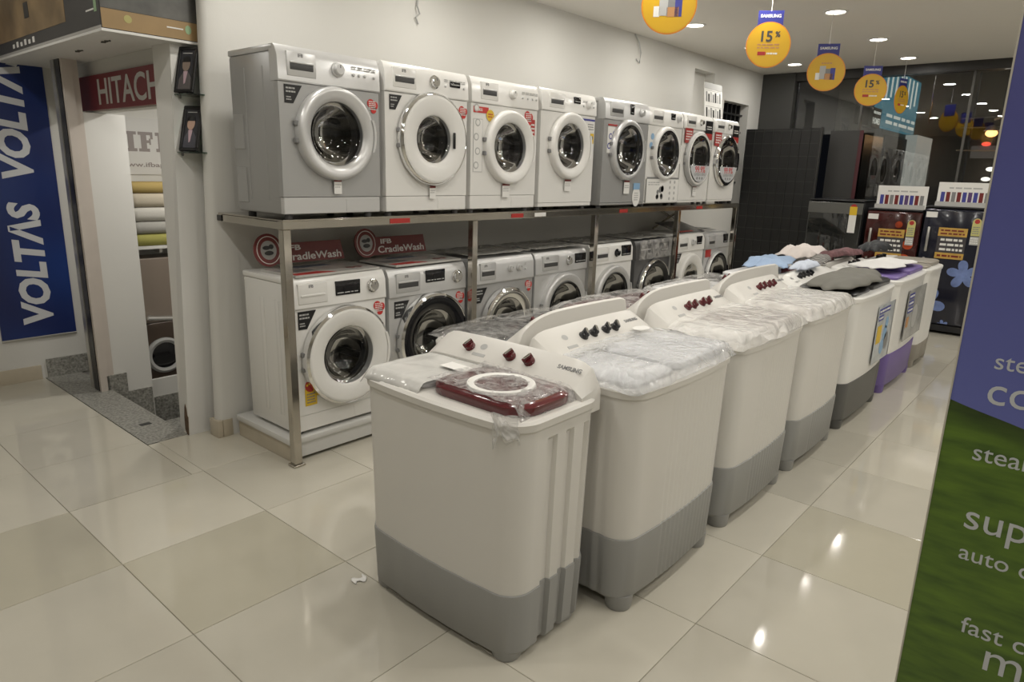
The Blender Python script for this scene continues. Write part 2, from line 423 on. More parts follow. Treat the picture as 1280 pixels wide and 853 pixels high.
def printlines(parent, m, x0, x1, z0, z1, n, y, name='print_lines', seed=1):
    rnd = random.Random(seed); bm = bmesh.new()
    h = (z1 - z0) / n
    for k in range(n):
        x = x0
        while x < x1 - 0.004:
            l = rnd.uniform(0.08, 0.3) * (x1 - x0)
            e = min(x + l, x1)
            rbox(bm, x, e, y - 0.0006, y, z0 + k * h + h * 0.25, z0 + k * h + h * 0.72)
            x = e + 0.05 * (x1 - x0)
    return tag(finish(bm, name, m, parent, 0), kind='stuff')
def heart_sticker(root, cx, cz, s=1.0):
    a = disc(root, 'red_heart_sticker', BRIGHTRED, cx - 0.012 * s, cz + 0.018 * s, 0.022 * s, -0.0015)
    for n, (dx, dz, r) in enumerate(((0.012, 0.010, 0.021), (0.004, -0.012, 0.018))):
        bm = bmesh.new(); prism(bm, [(cx + dx * s + r * s * math.cos(2 * PI * k / 20), cz + dz * s + r * s * math.sin(2 * PI * k / 20)) for k in range(20)], 'y', -0.0032, -0.0028); finish(bm, 'lobe', BRIGHTRED, a, 0)
    printlines(a, PAPER, cx - 0.026 * s, cx + 0.02 * s, cz - 0.014 * s, cz + 0.032 * s, 5, -0.0035, seed=3)
def black_label(root, x, z, s=1.0):
    a = sticker(root, 'black_feature_label', BLACK, 0, 0, 0, 0, pts=[(x, z), (x + 0.04 * s, z), (x + 0.085 * s, z + 0.075 * s), (x, z + 0.075 * s)])
    printlines(a, MIDGREY, x + 0.008, x + 0.052 * s, z + 0.040 * s, z + 0.068 * s, 2, -0.0031, seed=5)
    printlines(a, MIDGREY, x + 0.008, x + 0.032 * s, z + 0.01 * s, z + 0.03 * s, 2, -0.0031, seed=6)
def price_tag(root, cx, ztop, w=0.045, h=0.072):
    a = sticker(root, 'price_tag', PAPER, cx - w / 2, cx + w / 2, ztop - h, ztop, y=-0.012, t=0.001)
    sticker(a, 'tag_header', DKRED, cx - w / 2, cx + w / 2, ztop - 0.012, ztop, y=-0.0131, t=0.0006)
    printlines(a, MIDGREY, cx - w * 0.4, cx + w * 0.4, ztop - h * 0.6, ztop - h * 0.3, 2, -0.0131, seed=9)

def front_loader(loc, W, H, D, label, group, body=WHITE_E, panel=None, kick=None, ring=WHITE_P, trim=None, door=(0.5, 0.50), Ro=0.205, Rg=0.14,
                 glass=DGLASS, drawer=(0.07, 0.33), drawer_dark=True, dial=0.56, dialr=0.026, dialm=None, display=None, panel_frac=0.20, kick_frac=0.125, buttons=(), brand='IFB',
                 marks=(), rimdark=False, side='lines', handle='lip', sloped=0.012, badge=None, ringcurve=0.045, sub=True, panelx=0.0):
    panel = panel or body; kick = kick or body
    root = tag(empty('washing_machine', loc), label, 'washing machine', group)
    y0 = 0.022
    zk = H * kick_frac; zp = H * (1 - panel_frac)
    bm = bmesh.new()
    rbox(bm, 0, W, y0, D, 0.02, H - 0.028, 0.012, 2)
    bmesh.ops.delete(bm, geom=[f for f in bm.faces if f.calc_center_median().y < y0 + 0.004 and f.normal.y < -0.9], context='FACES')
    if side == 'lines':      # pressed ridges of the side panel
        for (a, b) in ((0.28 * D, 0.30 * D), (0.66 * D, 0.68 * D)):
            rbox(bm, -0.003, 0.002, a, b, 0.08, H - 0.09, 0.0025, 1)
        for (a, b) in ((0.05, 0.30), (0.38, 0.62)):
            rbox(bm, -0.004, 0.002, D * 0.74, D * 0.96, H * (a + 0.03), H * b, 0.003, 1)
    else:
        for (a, b) in ((0.22, 0.30), (0.55, 0.63)):
            rbox(bm, -0.004, 0.002, D * a, D * b, 0.10, H - 0.12, 0.0035, 2)
    finish(bm, 'body', body, root)
    bm = bmesh.new(); rbox(bm, -0.002, W + 0.002, 0.03, D + 0.004, H - 0.03, H, 0.008, 2); finish(bm, 'top_plate', body if panel is body else panel, root)
    cx, cz = W * door[0], H * door[1]
    bm = bmesh.new(); front_with_hole(bm, 0.0, W, zk + 0.002, zp - 0.002, cx, cz, Rg * 1.22, 0.0, 0.05)
    # returns of the front sheet
    for (a, b, c, d) in ((-0.0008, 0, zk + 0.002, zp - 0.002), (W + 0.0008, W, zk + 0.002, zp - 0.002)):
        poly(bm, [(a, 0, c), (a, y0 + 0.01, c), (a, y0 + 0.01, d), (a, 0, d)])
    poly(bm, [(0, 0, zk + 0.002), (W, 0, zk + 0.002), (W, y0 + 0.01, zk + 0.002), (0, y0 + 0.01, zk + 0.002)])
    poly(bm, [(0, 0, zp - 0.002), (W, 0, zp - 0.002), (W, y0 + 0.01, zp - 0.002), (0, y0 + 0.01, zp - 0.002)])
    finish(bm, 'front_panel', body, root)
    bm = bmesh.new(); rbox(bm, 0.002, W - 0.002, 0.002, y0 + 0.012, 0.022, zk, 0.003, 1); kp = finish(bm, 'kick_panel', kick, root)
    bm = bmesh.new(); rbox(bm, W * 0.62, W * 0.95, 0.0005, 0.004, 0.03, zk - 0.012, 0.001, 1); finish(bm, 'filter_flap', kick, kp)
    for (a, b) in ((0.05, 0.05), (W - 0.05, 0.05), (0.05, D - 0.05), (W - 0.05, D - 0.05)):
        bm = bmesh.new(); lathe(bm, [(0, 0), (0.02, 0), (0.02, 0.012), (0.012, 0.024), (0, 0.024)], 12, Matrix.Translation((a, b, 0))); finish(bm, 'foot', RUBBER, root)
    # control panel
    bm = bmesh.new()
    s = sloped
    prism(bm, [(-0.006, zp), (-0.010, zp + 0.006), (-0.010 + s * 0.4, H - 0.05), (s, H - 0.014), (s + 0.012, H - 0.002), (0.06, H - 0.002), (0.06, zp)], 'x', -0.0015, W + 0.0015)
    cp = finish(bm, 'control_panel', panel, root, 30)
    ph = H - zp; zc = zp + ph * 0.50; yp = -0.0105
    dx0, dx1 = W * drawer[0], W * drawer[1]
    bm = bmesh.new(); rbox(bm, dx0 - 0.012, dx1 + 0.015, yp - 0.003, yp + 0.02, zp + ph * 0.16, zp + ph * 0.82, 0.004, 2); dw = finish(bm, 'detergent_drawer', panel, root)
    if drawer_dark:
        bm = bmesh.new(); rbox(bm, dx0, dx1, yp - 0.0045, yp + 0.005, zp + ph * 0.32, zp + ph * 0.54, 0.004, 2); finish(bm, 'handle_recess', SLOT if drawer_dark is True else drawer_dark, dw)
        bm = bmesh.new(); rbox(bm, dx0, dx1, yp - 0.009, yp + 0.002, zp + ph * 0.50, zp + ph * 0.56, 0.003, 2); finish(bm, 'handle_lip', SILVER_L, dw)
    else:
        bm = bmesh.new(); rbox(bm, dx0, dx1, yp - 0.008, yp + 0.002, zp + ph * 0.40, zp + ph * 0.47, 0.003, 2); finish(bm, 'handle_lip', panel, dw)
    if brand: text(brand, GREYPR, cp, (W * 0.20, yp - 0.0036, zp + ph * 0.72), 0.022 if len(brand) < 4 else 0.018, bold=0.0004)
    for dcx in (dial if isinstance(dial, (tuple, list)) else (dial,)):
        if not dcx: continue
        bm = bmesh.new(); lathe(bm, [(dialr * 1.25, 0), (dialr * 1.25, 0.004), (dialr, 0.006), (dialr * 0.94, 0.022), (dialr * 0.78, 0.026), (0, 0.026)], 28, xf_front(W * dcx, zc, yp + 0.002)); dd = finish(bm, 'dial', dialm or SILVER_L, root)
        bm = bmesh.new(); rbox(bm, W * dcx - 0.002, W * dcx + 0.002, yp - 0.0255, yp - 0.023, zc + dialr * 0.25, zc + dialr * 0.75); finish(bm, 'pointer', GREYPR, dd, 0)
    if display:
        a, b, z0, z1 = display
        bm = bmesh.new(); rbox(bm, W * a, W * b, yp - 0.002, yp + 0.01, zp + ph * z0, zp + ph * z1, 0.003, 2); ds = finish(bm, 'display', DISPLAY, root)
        printlines(ds, MIDGREY, W * a + 0.008, W * b - 0.008, zp + ph * z0 + 0.008, zp + ph * z0 + 0.020, 1, yp - 0.0021, seed=int(W * a * 1e4))
    for bx in buttons:
        bm = bmesh.new(); lathe(bm, [(0.007, 0), (0.007, 0.004), (0.005, 0.006), (0, 0.006)], 14, xf_front(W * bx, zp + ph * 0.42, yp + 0.001)); finish(bm, 'button', SILVER_L, root)
    if buttons: printlines(cp, MIDGREY, W * min(buttons) - 0.01, W * max(buttons) + 0.01, zp + ph * 0.56, zp + ph * 0.68, 2, yp + 0.001, seed=11)
    # door
    M = xf_front(cx, cz, 0.0)
    rc = ringcurve
    bm = bmesh.new()
    lathe(bm, [(Ro, 0.0), (Ro, 0.022), (Ro - 0.004, rc - 0.008), (Ro - 0.012, rc), (Ro - 0.022, rc + 0.002), (Ro - 0.022 - (Ro - Rg - 0.028) * 0.55, rc - 0.004), (Rg + 0.006, rc - 0.014), (Rg, rc - 0.020), (Rg - 0.004, 0.006), (Rg + 0.01, 0.0)], 64, M)
    dn_ = finish(bm, 'door', ring, root, 40)
    if trim:
        bm = bmesh.new(); lathe(bm, [(Ro + 0.004, 0.004), (Ro + 0.009, 0.014), (Ro + 0.006, rc - 0.010), (Ro - 0.006, rc + 0.001), (Ro - 0.010, rc - 0.004), (Ro - 0.002, 0.004)], 64, M); finish(bm, 'trim_ring', trim, dn_, 40)
    if rimdark:
        bm = bmesh.new(); lathe(bm, [(Rg + rimdark, rc - 0.001), (Rg + rimdark * 0.5, rc - 0.004), (Rg - 0.002, rc - 0.022)], 64, M); finish(bm, 'dark_rim', DISPLAY, dn_, 40)
    bm = bmesh.new()
    lathe(bm, [(Rg - 0.001, rc - 0.019), (Rg * 0.90, rc - 0.028), (Rg * 0.80, 0.0), (Rg * 0.66, -0.045), (Rg * 0.40, -0.068), (0, -0.075)], 48, M); finish(bm, 'door_glass', glass, dn_, 60)
    for dz in (0.04, -0.04):
        bm = bmesh.new(); rbox(bm, cx - Ro - 0.010, cx - Ro + 0.012, -0.024, -0.001, cz + dz - 0.012, cz + dz + 0.012, 0.003, 1); finish(bm, 'hinge', GREYPR, dn_)
    bm = bmesh.new()
    if handle == 'recess':
        rbox(bm, cx + Rg + 0.003, cx + Rg + 0.018, -rc - 0.007, -rc + 0.004, cz - 0.045, cz + 0.045, 0.004, 2); finish(bm, 'handle', BLACK, dn_)
    else:
        loft(bm, [[(cx + (Ro - 0.012) * math.cos(t) + dxx, yy, cz + (Ro - 0.012) * math.sin(t)) for dxx, yy in ((0.0, -rc + 0.004), (0.014, -rc + 0.006), (0.010, -rc - 0.007), (-0.004, -rc - 0.006))] for t in [R(-22 + 5.5 * k) for k in range(9)]])
        finish(bm, 'handle', ring, dn_)
    bm = bmesh.new(); lathe(bm, [(Rg * 1.21, -0.002), (Rg * 1.19, -0.03), (Rg * 1.05, -0.035), (Rg * 0.99, -0.02), (Rg * 0.97, -0.045), (Rg * 1.02, -0.075), (Rg * 1.22, -0.08)], 40, M); finish(bm, 'door_seal', RUBBER, root, 60)
    bm = bmesh.new(); lathe(bm, [(Rg * 1.02, -0.075), (Rg * 1.35, -0.085), (Rg * 1.35, -0.33), (Rg * 0.3, -0.36), (0, -0.36)], 40, M); dm = finish(bm, 'drum', DRUM, root, 50)
    for k in range(3):
        a = R(20 + 120 * k); bm = bmesh.new()
        mt = Matrix.Translation((cx, 0, cz)) @ Matrix.Rotation(a, 4, 'Y')
        rbox(bm, Rg * 1.35 - 0.05, Rg * 1.35, 0.11, 0.30, -0.02, 0.02, 0.012, 2, mt); finish(bm, 'drum_paddle', DRUM, dm)
    if badge: badge(root, W, H, cx, cz, Ro, zp, zk)
    return root

UP, LO = 1.262, 0.13
GU, GL = 'front loaders on the upper shelf', 'front loaders under the shelf'
def b_u1(r, W, H, cx, cz, Ro, zp, zk):
    black_label(r, 0.03, zp - 0.095, 1.1); heart_sticker(r, W * 0.93, zp - 0.075, 1.0); price_tag(r, cx, cz - Ro + 0.005)
def b_u2(r, W, H, cx, cz, Ro, zp, zk):
    black_label(r, 0.03, zp - 0.09, 1.0); heart_sticker(r, W * 0.945, zp - 0.07, 1.0); price_tag(r, cx, cz - Ro - 0.01)
def b_u3(r, W, H, cx, cz, Ro, zp, zk):
    a = sticker(r, 'red_offer_strip', BRIGHTRED, 0.02, 0.15, zp - 0.055, zp - 0.02)
    text('10KG', PAPER, a, (0.07, -0.0032, zp - 0.038), 0.022, bold=0.0005)
    y = disc(r, 'yellow_sticker', YELLOW, 0.165, zp - 0.065, 0.034, -0.003)
    printlines(y, RED, 0.145, 0.185, zp - 0.08, zp - 0.05, 2, -0.0043, seed=8)
    c = sticker(r, 'feature_column_sticker', MIDGREY, 0.02, 0.10, zk + 0.14, zp - 0.09, y=-0.0012, t=0.0008)
    sticker(c, 'white_ground', PAPER, 0.023, 0.097, zk + 0.143, zp - 0.093, y=-0.0021, t=0.0005)
    for k in range(5):
        z = zk + 0.18 + k * 0.083
        disc(c, 'feature_icon', MIDGREY, 0.045 + 0.012 * (k % 2), z, 0.022, -0.0028, 0.0006, 18); disc(c, 'icon_center', PAPER, 0.045 + 0.012 * (k % 2), z, 0.015, -0.0035, 0.0005, 18)
    heart_sticker(r, W * 0.86, zp - 0.06, 1.25)
    s = sticker(r, 'red_column_sticker', RED, W * 0.90, W * 0.965, zp - 0.30, zp - 0.06, y=-0.0012)
    printlines(s, PAPER, W * 0.905, W * 0.96, zp - 0.29, zp - 0.08, 9, -0.0028, seed=14)
    price_tag(r, cx - 0.02, cz - Ro + 0.003, 0.07, 0.085)
def b_u4(r, W, H, cx, cz, Ro, zp, zk):
    s = sticker(r, 'corner_label', PAPER, W * 0.80, W * 0.99, zp - 0.11, zp - 0.03); sticker(s, 'blue_band', BLUEPR, W * 0.70, W * 0.99, zp - 0.035, zp - 0.022, y=-0.003)
    printlines(s, GREYPR, W * 0.86, W * 0.97, zp - 0.10, zp - 0.05, 3, -0.0031, seed=4)
    e = sticker(r, 'yellow_energy_label', YELLOW, W * 0.92, W * 0.985, zp - 0.19, zp - 0.12); disc(e, 'black_star', GREYPR, W * 0.95, zp - 0.15, 0.014, -0.003, seg=10)
    price_tag(r, cx, cz - Ro - 0.003, 0.075, 0.08)
def b_u5(r, W, H, cx, cz, Ro, zp, zk):
    s = sticker(r, 'feature_sheet', PAPER, 0, 0, 0, 0, pts=[(0.05, zp - 0.24), (0.11, zp - 0.24), (0.24, zp - 0.05), (0.05, zp - 0.05)])
    sticker(s, 'red_line', RED, 0.05, 0.30, zp - 0.045, zp - 0.033, y=-0.003)
    for (x, z) in ((0.09, zp - 0.12), (0.075, zp - 0.19), (0.14, zp - 0.10)):
        disc(s, 'blue_icon', BLUEPR, x, z, 0.022, -0.003, seg=16); disc(s, 'icon_center', PAPER, x, z, 0.014, -0.0043, 0.0006, seg=16)
    price_tag(r, cx + 0.03, cz - Ro - 0.003, 0.08, 0.10)
    o = disc(r, 'oval_sticker', PAPER, W * 0.81, zk + 0.045, 0.078, -0.003, seg=28, sx=0.75); sticker(o, 'blue_cap', SKYPR, W * 0.73, W * 0.88, zk + 0.10, zk + 0.15, y=-0.0045)
    printlines(o, MIDGREY, W * 0.76, W * 0.86, zk + 0.01, zk + 0.08, 4, -0.0043, seed=21)
def b_u6(r, W, H, cx, cz, Ro, zp, zk):
    for (x, z) in ((0.075, zp - 0.09), (0.06, zp - 0.16)):
        disc(r, 'blue_icon', SKYPR, x, z, 0.026, -0.002, seg=16)
    s = sticker(r, 'leaflet', PAPER, 0.015, W - 0.01, 0.03, zk + 0.20, y=-0.012, t=0.002)
    sticker(s, 'top_band', GREYPR, 0.015, W - 0.01, zk + 0.185, zk + 0.20, y=-0.0141, t=0.0008)
    printlines(s, MIDGREY, 0.04, W * 0.40, zk + 0.13, zk + 0.165, 2, -0.0141, seed=30)
    bm = bmesh.new()
    rnd = random.Random(4)
    for k in range(9):
        x, z, q = W * 0.40 + rnd.uniform(-0.05, 0.06), 0.10 + rnd.uniform(-0.03, 0.06), rnd.uniform(0.015, 0.03)
        prism(bm, [(x + q * math.cos(2 * PI * j / 9), z + q * math.sin(2 * PI * j / 9)) for j in range(9)], 'y', -0.0152, -0.0141)
    finish(bm, 'flower_print', GREYPR, s, 0)
    for i in range(2):
        for j in range(4):
            disc(s, 'round_icon', MIDGREY, W * (0.72 + 0.14 * i), 0.06 + 0.047 * j, 0.014, -0.0141, 0.0006, 14)
    price_tag(r, cx + 0.03, cz - Ro - 0.01, 0.06, 0.07)
def b_u78(first):
    def f(r, W, H, cx, cz, Ro, zp, zk):
        M = xf_front(cx, cz, 0)
        d = bmesh.new()
        n = 32
        ro = Ro * 0.86
        prism(d, [(cx + ro * math.cos(a), cz + ro * math.sin(a)) for a in [R(196 + 148 * k / n) for k in range(n + 1)]], 'y', -0.0525, -0.0505)
        s = finish(d, 'round_door_sticker', MAT_STK, r, 0)
        text('99.9%', BRIGHTRED, s, (cx - 0.0, -0.0532, cz - ro * 0.46), 0.082, bold=0.0004, width=0.20)
        printlines(s, GREYPR, cx - 0.11, cx + 0.11, cz - ro * 0.72, cz - ro * 0.60, 3, -0.0528, seed=40)
        for k in range(3): disc(s, 'icon_dot', GREYPR, cx - 0.05 + 0.05 * k, cz - ro * 0.83, 0.012, -0.0526, seg=12)
        q = sticker(r, 'red_square_sticker', RED, 0.03, 0.17, zp - 0.12, zp + 0.005, y=-0.011); printlines(q, PAPER, 0.045, 0.155, zp - 0.10, zp - 0.01, 4, -0.0126, seed=42)
        q = sticker(r, 'black_and_red_sticker', BLACK, W * 0.72, W * 0.97, zp - 0.02, H - 0.045, y=-0.012); sticker(q, 'red_band', RED, W * 0.72, W * 0.97, zp - 0.075, zp - 0.02, y=-0.0118); printlines(q, PAPER, W * 0.76, W * 0.93, zp + 0.01, zp + 0.05, 2, -0.0136, seed=43)
        if first: price_tag(r, cx, cz - Ro - 0.003, 0.07, 0.09)
    return f
MAT_STK = mat('pale_sticker', (0.55, 0.56, 0.57), 0.4, var=0.1, vscale=25)
DSP = (0.76, 0.90, 0.42, 0.78)
front_loader((0.012, 0.0, UP), 0.575, 0.79, 0.44, 'silver front loader with plain grey body and dark drawer slot, first on the upper shelf', GU, SILVER_E, SILVER_L, SILVER_L, SILVER_L, None,
             (0.52, 0.515), 0.222, 0.152, DGLASS, (0.10, 0.32), True, 0.56, 0.028, None, None, 0.205, 0.13, (0.72, 0.78, 0.84, 0.94), badge=b_u1)
front_loader((0.618, -0.01, UP), 0.61, 0.795, 0.45, 'white front loader with chrome ringed door and square black handle on the upper shelf', GU, WHITE_E, None, None, WHITE_P, CHROME,
             (0.535, 0.52), 0.243, 0.128, DGLASS, (0.10, 0.32), True, 0.56, 0.029, CHROME, (0.76, 0.89, 0.42, 0.62), 0.19, 0.13, (0.70, 0.94), badge=b_u2, handle='recess')
front_loader((1.262, -0.01, UP), 0.62, 0.795, 0.45, 'white front loader with yellow round sticker and icon column beside its door', GU, WHITE_E, None, None, WHITE_P, None,
             (0.54, 0.50), 0.225, 0.150, DGLASS, (0.14, 0.34), True, 0.58, 0.024, WHITE_P, None, 0.19, 0.13, (0.74, 0.82, 0.90, 0.96), badge=b_u3)
front_loader((1.922, -0.01, UP), 0.63, 0.80, 0.45, 'white front loader with small dark display and blue corner label on the upper shelf', GU, WHITE_E, None, None, WHITE_P, None,
             (0.50, 0.545), 0.225, 0.152, DGLASS, (0.14, 0.36), True, 0.84, 0.022, WHITE_P, (0.56, 0.68, 0.48, 0.78), 0.18, 0.06, (0.74, 0.94), None, badge=b_u4)
front_loader((2.615, -0.05, UP), 0.63, 0.80, 0.50, 'silver grey front loader with white oval sticker low on its front', GU, SILVER_E, SILVER_L, SILVER_E, SILVER_L, None,
             (0.50, 0.545), 0.225, 0.165, DGLASS2, (0.12, 0.36), True, 0.80, 0.024, None, (0.54, 0.62, 0.35, 0.85), 0.19, 0.05, (), None, badge=b_u5, rimdark=0.02, side='none')
front_loader((3.335, 0.0, UP), 0.575, 0.80, 0.46, 'white front loader with a printed leaflet covering the bottom of its front', GU, WHITE_E, None, None, WHITE_P, None,
             (0.50, 0.545), 0.220, 0.168, DGLASS2, (0.10, 0.36), True, 0.84, 0.022, None, (0.62, 0.74, 0.42, 0.78), 0.18, 0.05, (), None, badge=b_u6, rimdark=0.02)
front_loader((3.93, 0.0, UP), 0.575, 0.80, 0.46, 'white front loader with red 99.9% door sticker and white price tag below door', GU, WHITE_E, None, None, WHITE_P, MIDGREY,
             (0.51, 0.51), 0.235, 0.195, DGLASS2, (0.12, 0.36), True, 0.56, 0.022, CHROME, None, 0.17, 0.05, (), None, badge=b_u78(True), rimdark=0.02)
front_loader((4.53, 0.0, UP), 0.575, 0.80, 0.46, 'white front loader with 99.9% door sticker at the upper shelf end', GU, WHITE_E, None, None, DISPLAY, CHROME,
             (0.53, 0.51), 0.235, 0.195, DGLASS2, (0.12, 0.36), True, 0.56, 0.022, CHROME, None, 0.17, 0.05, (), None, badge=b_u78(False), rimdark=0.02)
# ---- lower row
def b_l1(r, W, H, cx, cz, Ro, zp, zk):
    black_label(r, 0.045, zp - 0.105, 1.25); heart_sticker(r, W * 0.93, zp - 0.06, 1.15)
    e = sticker(r, 'yellow_energy_label', YELLOW, 0.065, 0.135, zk + 0.05, zk + 0.145); printlines(e, GREYPR, 0.075, 0.125, zk + 0.06, zk + 0.12, 4, -0.0031, seed=50)
    d = disc(e, 'red_star_dial', RED, 0.10, zk + 0.158, 0.034, -0.003, seg=24)
    for k in range(5):
        a = R(20 + 35 * k); disc(d, 'star', YELLOW, 0.10 + 0.024 * math.cos(a), zk + 0.155 + 0.024 * math.sin(a), 0.006, -0.0043, seg=8)
def b_l2(r, W, H, cx, cz, Ro, zp, zk):
    black_label(r, 0.04, zp - 0.12, 1.3); heart_sticker(r, W * 0.93, zp - 0.06, 1.1)
front_loader((0.028, 0.030, LO), 0.60, 0.835, 0.44, 'white front loader with yellow star label at the shelf end, on the low plinth', GL, WHITE_E, None, None, WHITE_P, CHROME,
             (0.535, 0.48), 0.262, 0.158, DGLASS, (0.10, 0.34), False, 0.85, 0.030, CHROME, (0.45, 0.71, 0.30, 0.78), 0.19, 0.13, (), badge=b_l1, side='pills', ringcurve=0.06)
front_loader((0.655, 0.030, LO), 0.61, 0.828, 0.44, 'silver front loader with black chrome ringed door under the standing red card', GL, SILVER_L, None, None, DISPLAY, CHROME,
             (0.52, 0.48), 0.262, 0.170, DGLASS2, (0.10, 0.35), True, 0.87, 0.032, CHROME, (0.45, 0.70, 0.40, 0.84), 0.20, 0.13, (), badge=b_l2, ringcurve=0.06)
front_loader((1.32, 0.030, LO), 0.62, 0.832, 0.44, 'silver front loader with two small dials and sparkling chrome door ring', GL, SILVER_E, SILVER_L, None, CHROME, CHROME,
             (0.53, 0.47), 0.232, 0.165, DGLASS2, (0.14, 0.34), True, (0.60, 0.74), 0.020, None, None, 0.20, 0.13, (0.85,), badge=b_l2, ringcurve=0.06)
front_loader((1.965, 0.030, LO), 0.625, 0.83, 0.44, 'plain silver front loader with display at the panel end beside the middle post', GL, SILVER_L, None, None, SILVER_L, None,
             (0.54, 0.49), 0.262, 0.180, DGLASS2, (0.14, 0.40), True, 0.62, 0.026, CHROME, (0.75, 0.97, 0.34, 0.80), 0.19, 0.13, (), 'IFB', rimdark=0.015)
front_loader((2.64, 0.030, LO), 0.62, 0.845, 0.44, 'white front loader with large dark display and grey door ring under the shelf', GL, WHITE_E, None, None, SILVER_L, None,
             (0.53, 0.49), 0.255, 0.180, DGLASS2, (0.14, 0.38), True, 0.60, 0.026, DISPLAY, (0.72, 0.95, 0.30, 0.84), 0.19, 0.13, (), None, rimdark=0.015)
front_loader((3.32, 0.030, LO), 0.60, 0.84, 0.44, 'dark graphite front loader still in clear wrap under the shelf', GL, DSILV, None, None, BLACK, CHROME,
             (0.53, 0.49), 0.25, 0.190, DGLASS2, (0.12, 0.38), True, None, 0.026, BLACK, (0.70, 0.92, 0.34, 0.80), 0.20, 0.13, (), None)
front_loader((4.02, 0.030, LO), 0.59, 0.85, 0.44, 'small white front loader with white door ring next to the last silver one', GL, WHITE_E, None, None, WHITE_P, None,
             (0.53, 0.49), 0.25, 0.150, DGLASS, (0.12, 0.38), True, 0.58, 0.024, None, (0.72, 0.90, 0.36, 0.84), 0.19, 0.13, (), None, badge=lambda r, W, H, cx, cz, Ro, zp, zk: black_label(r, 0.04, zp - 0.10, 1.2))
front_loader((4.64, 0.030, LO), 0.525, 0.84, 0.44, 'silver front loader with black door at the far end below the shelf', GL, SILVER_L, None, None, DISPLAY, SILVER_L,
             (0.53, 0.49), 0.232, 0.178, DGLASS2, (0.14, 0.38), True, None, 0.024, None, (0.78, 0.97, 0.30, 0.86), 0.19, 0.13, (), None,
             badge=lambda r, W, H, cx, cz, Ro, zp, zk: sticker(r, 'red_sticker', RED, 0.03, 0.15, zp - 0.08, zp - 0.005))

# ------------------------------------------------------------------ polished steel rack and low plinth
rack = tag(empty('steel_rack', (0, 0, 0)), 'polished steel two-tier rack carrying the upper row of front loaders', 'rack')
XS = (0.0, 1.29, 2.62, 3.94, 5.19)
for k, x in enumerate(XS):
    a, b = x - 0.022, x + 0.022
    box('post', STEEL, rack, a, b, -0.034, 0.010, 0.0, 1.215, 0.003, 1)
    bm = bmesh.new(); rbox(bm, a - 0.012, b + 0.012, -0.046, 0.020, 0.0, 0.012, 0.003, 1); finish(bm, 'foot_plate', STEEL, rack)
    box('cross_rail', STEEL, rack, a, b, -0.034, 0.60, 1.216, 1.252, 0.002, 1)
for y0 in (-0.036, 0.556):
    bm = bmesh.new(); rbox(bm, -0.024, 5.214, y0, y0 + 0.044, 1.215, 1.255, 0.003, 1); finish(bm, 'rail', STEEL, rack)
box('shelf_board', STEEL, rack, -0.02, 5.21, -0.034, 0.60, 1.253, 1.2615, 0.002, 1)
box('rail_end_cap', BLACK, rack, -0.0275, -0.0245, 0.556, 0.60, 1.22, 1.25)
for k, x in enumerate((0.62, 1.62, 1.86, 2.92, 4.25)):
    box('red_reflector_strip', RED if k != 2 else PAPER, rack, x, x + (0.12 if k else 0.14), -0.0385, -0.0362, 1.222, 1.248)
for (p, q) in (((4.50, 0.54, 0.99), (5.17, 0.54, 1.21)), ((4.50, 0.545, 1.21), (5.17, 0.545, 0.99))):
    bm = bmesh.new(); tube(bm, [p, q], 0.012, 8); finish(bm, 'cross_brace', STEEL, rack)
pt = tag(empty('display_plinth', (0, 0, 0)), 'low white topped plinth under the lower row of front loaders', 'plinth')
PLW = mat('glossy_plinth_white', (0.66, 0.655, 0.63), 0.15)
box('top_slab', PLW, pt, -0.012, 5.28, 0.012, 0.585, 0.095, 0.13, 0.008, 2)
bm = bmesh.new(); rbox(bm, 0.012, 5.26, 0.03, 0.58, 0.022, 0.0945); finish(bm, 'core', PLW, pt, 0)
for k in range(9):
    box('front_board', PLW, pt, 0.012 + k * 0.583, 0.012 + k * 0.583 + 0.581, 0.022, 0.0295, 0.02, 0.0945, 0.001, 1)
box('side_tile', SKIRT, pt, 0.0, 0.0115, 0.022, 0.58, 0.0, 0.0945, 0.002, 1)

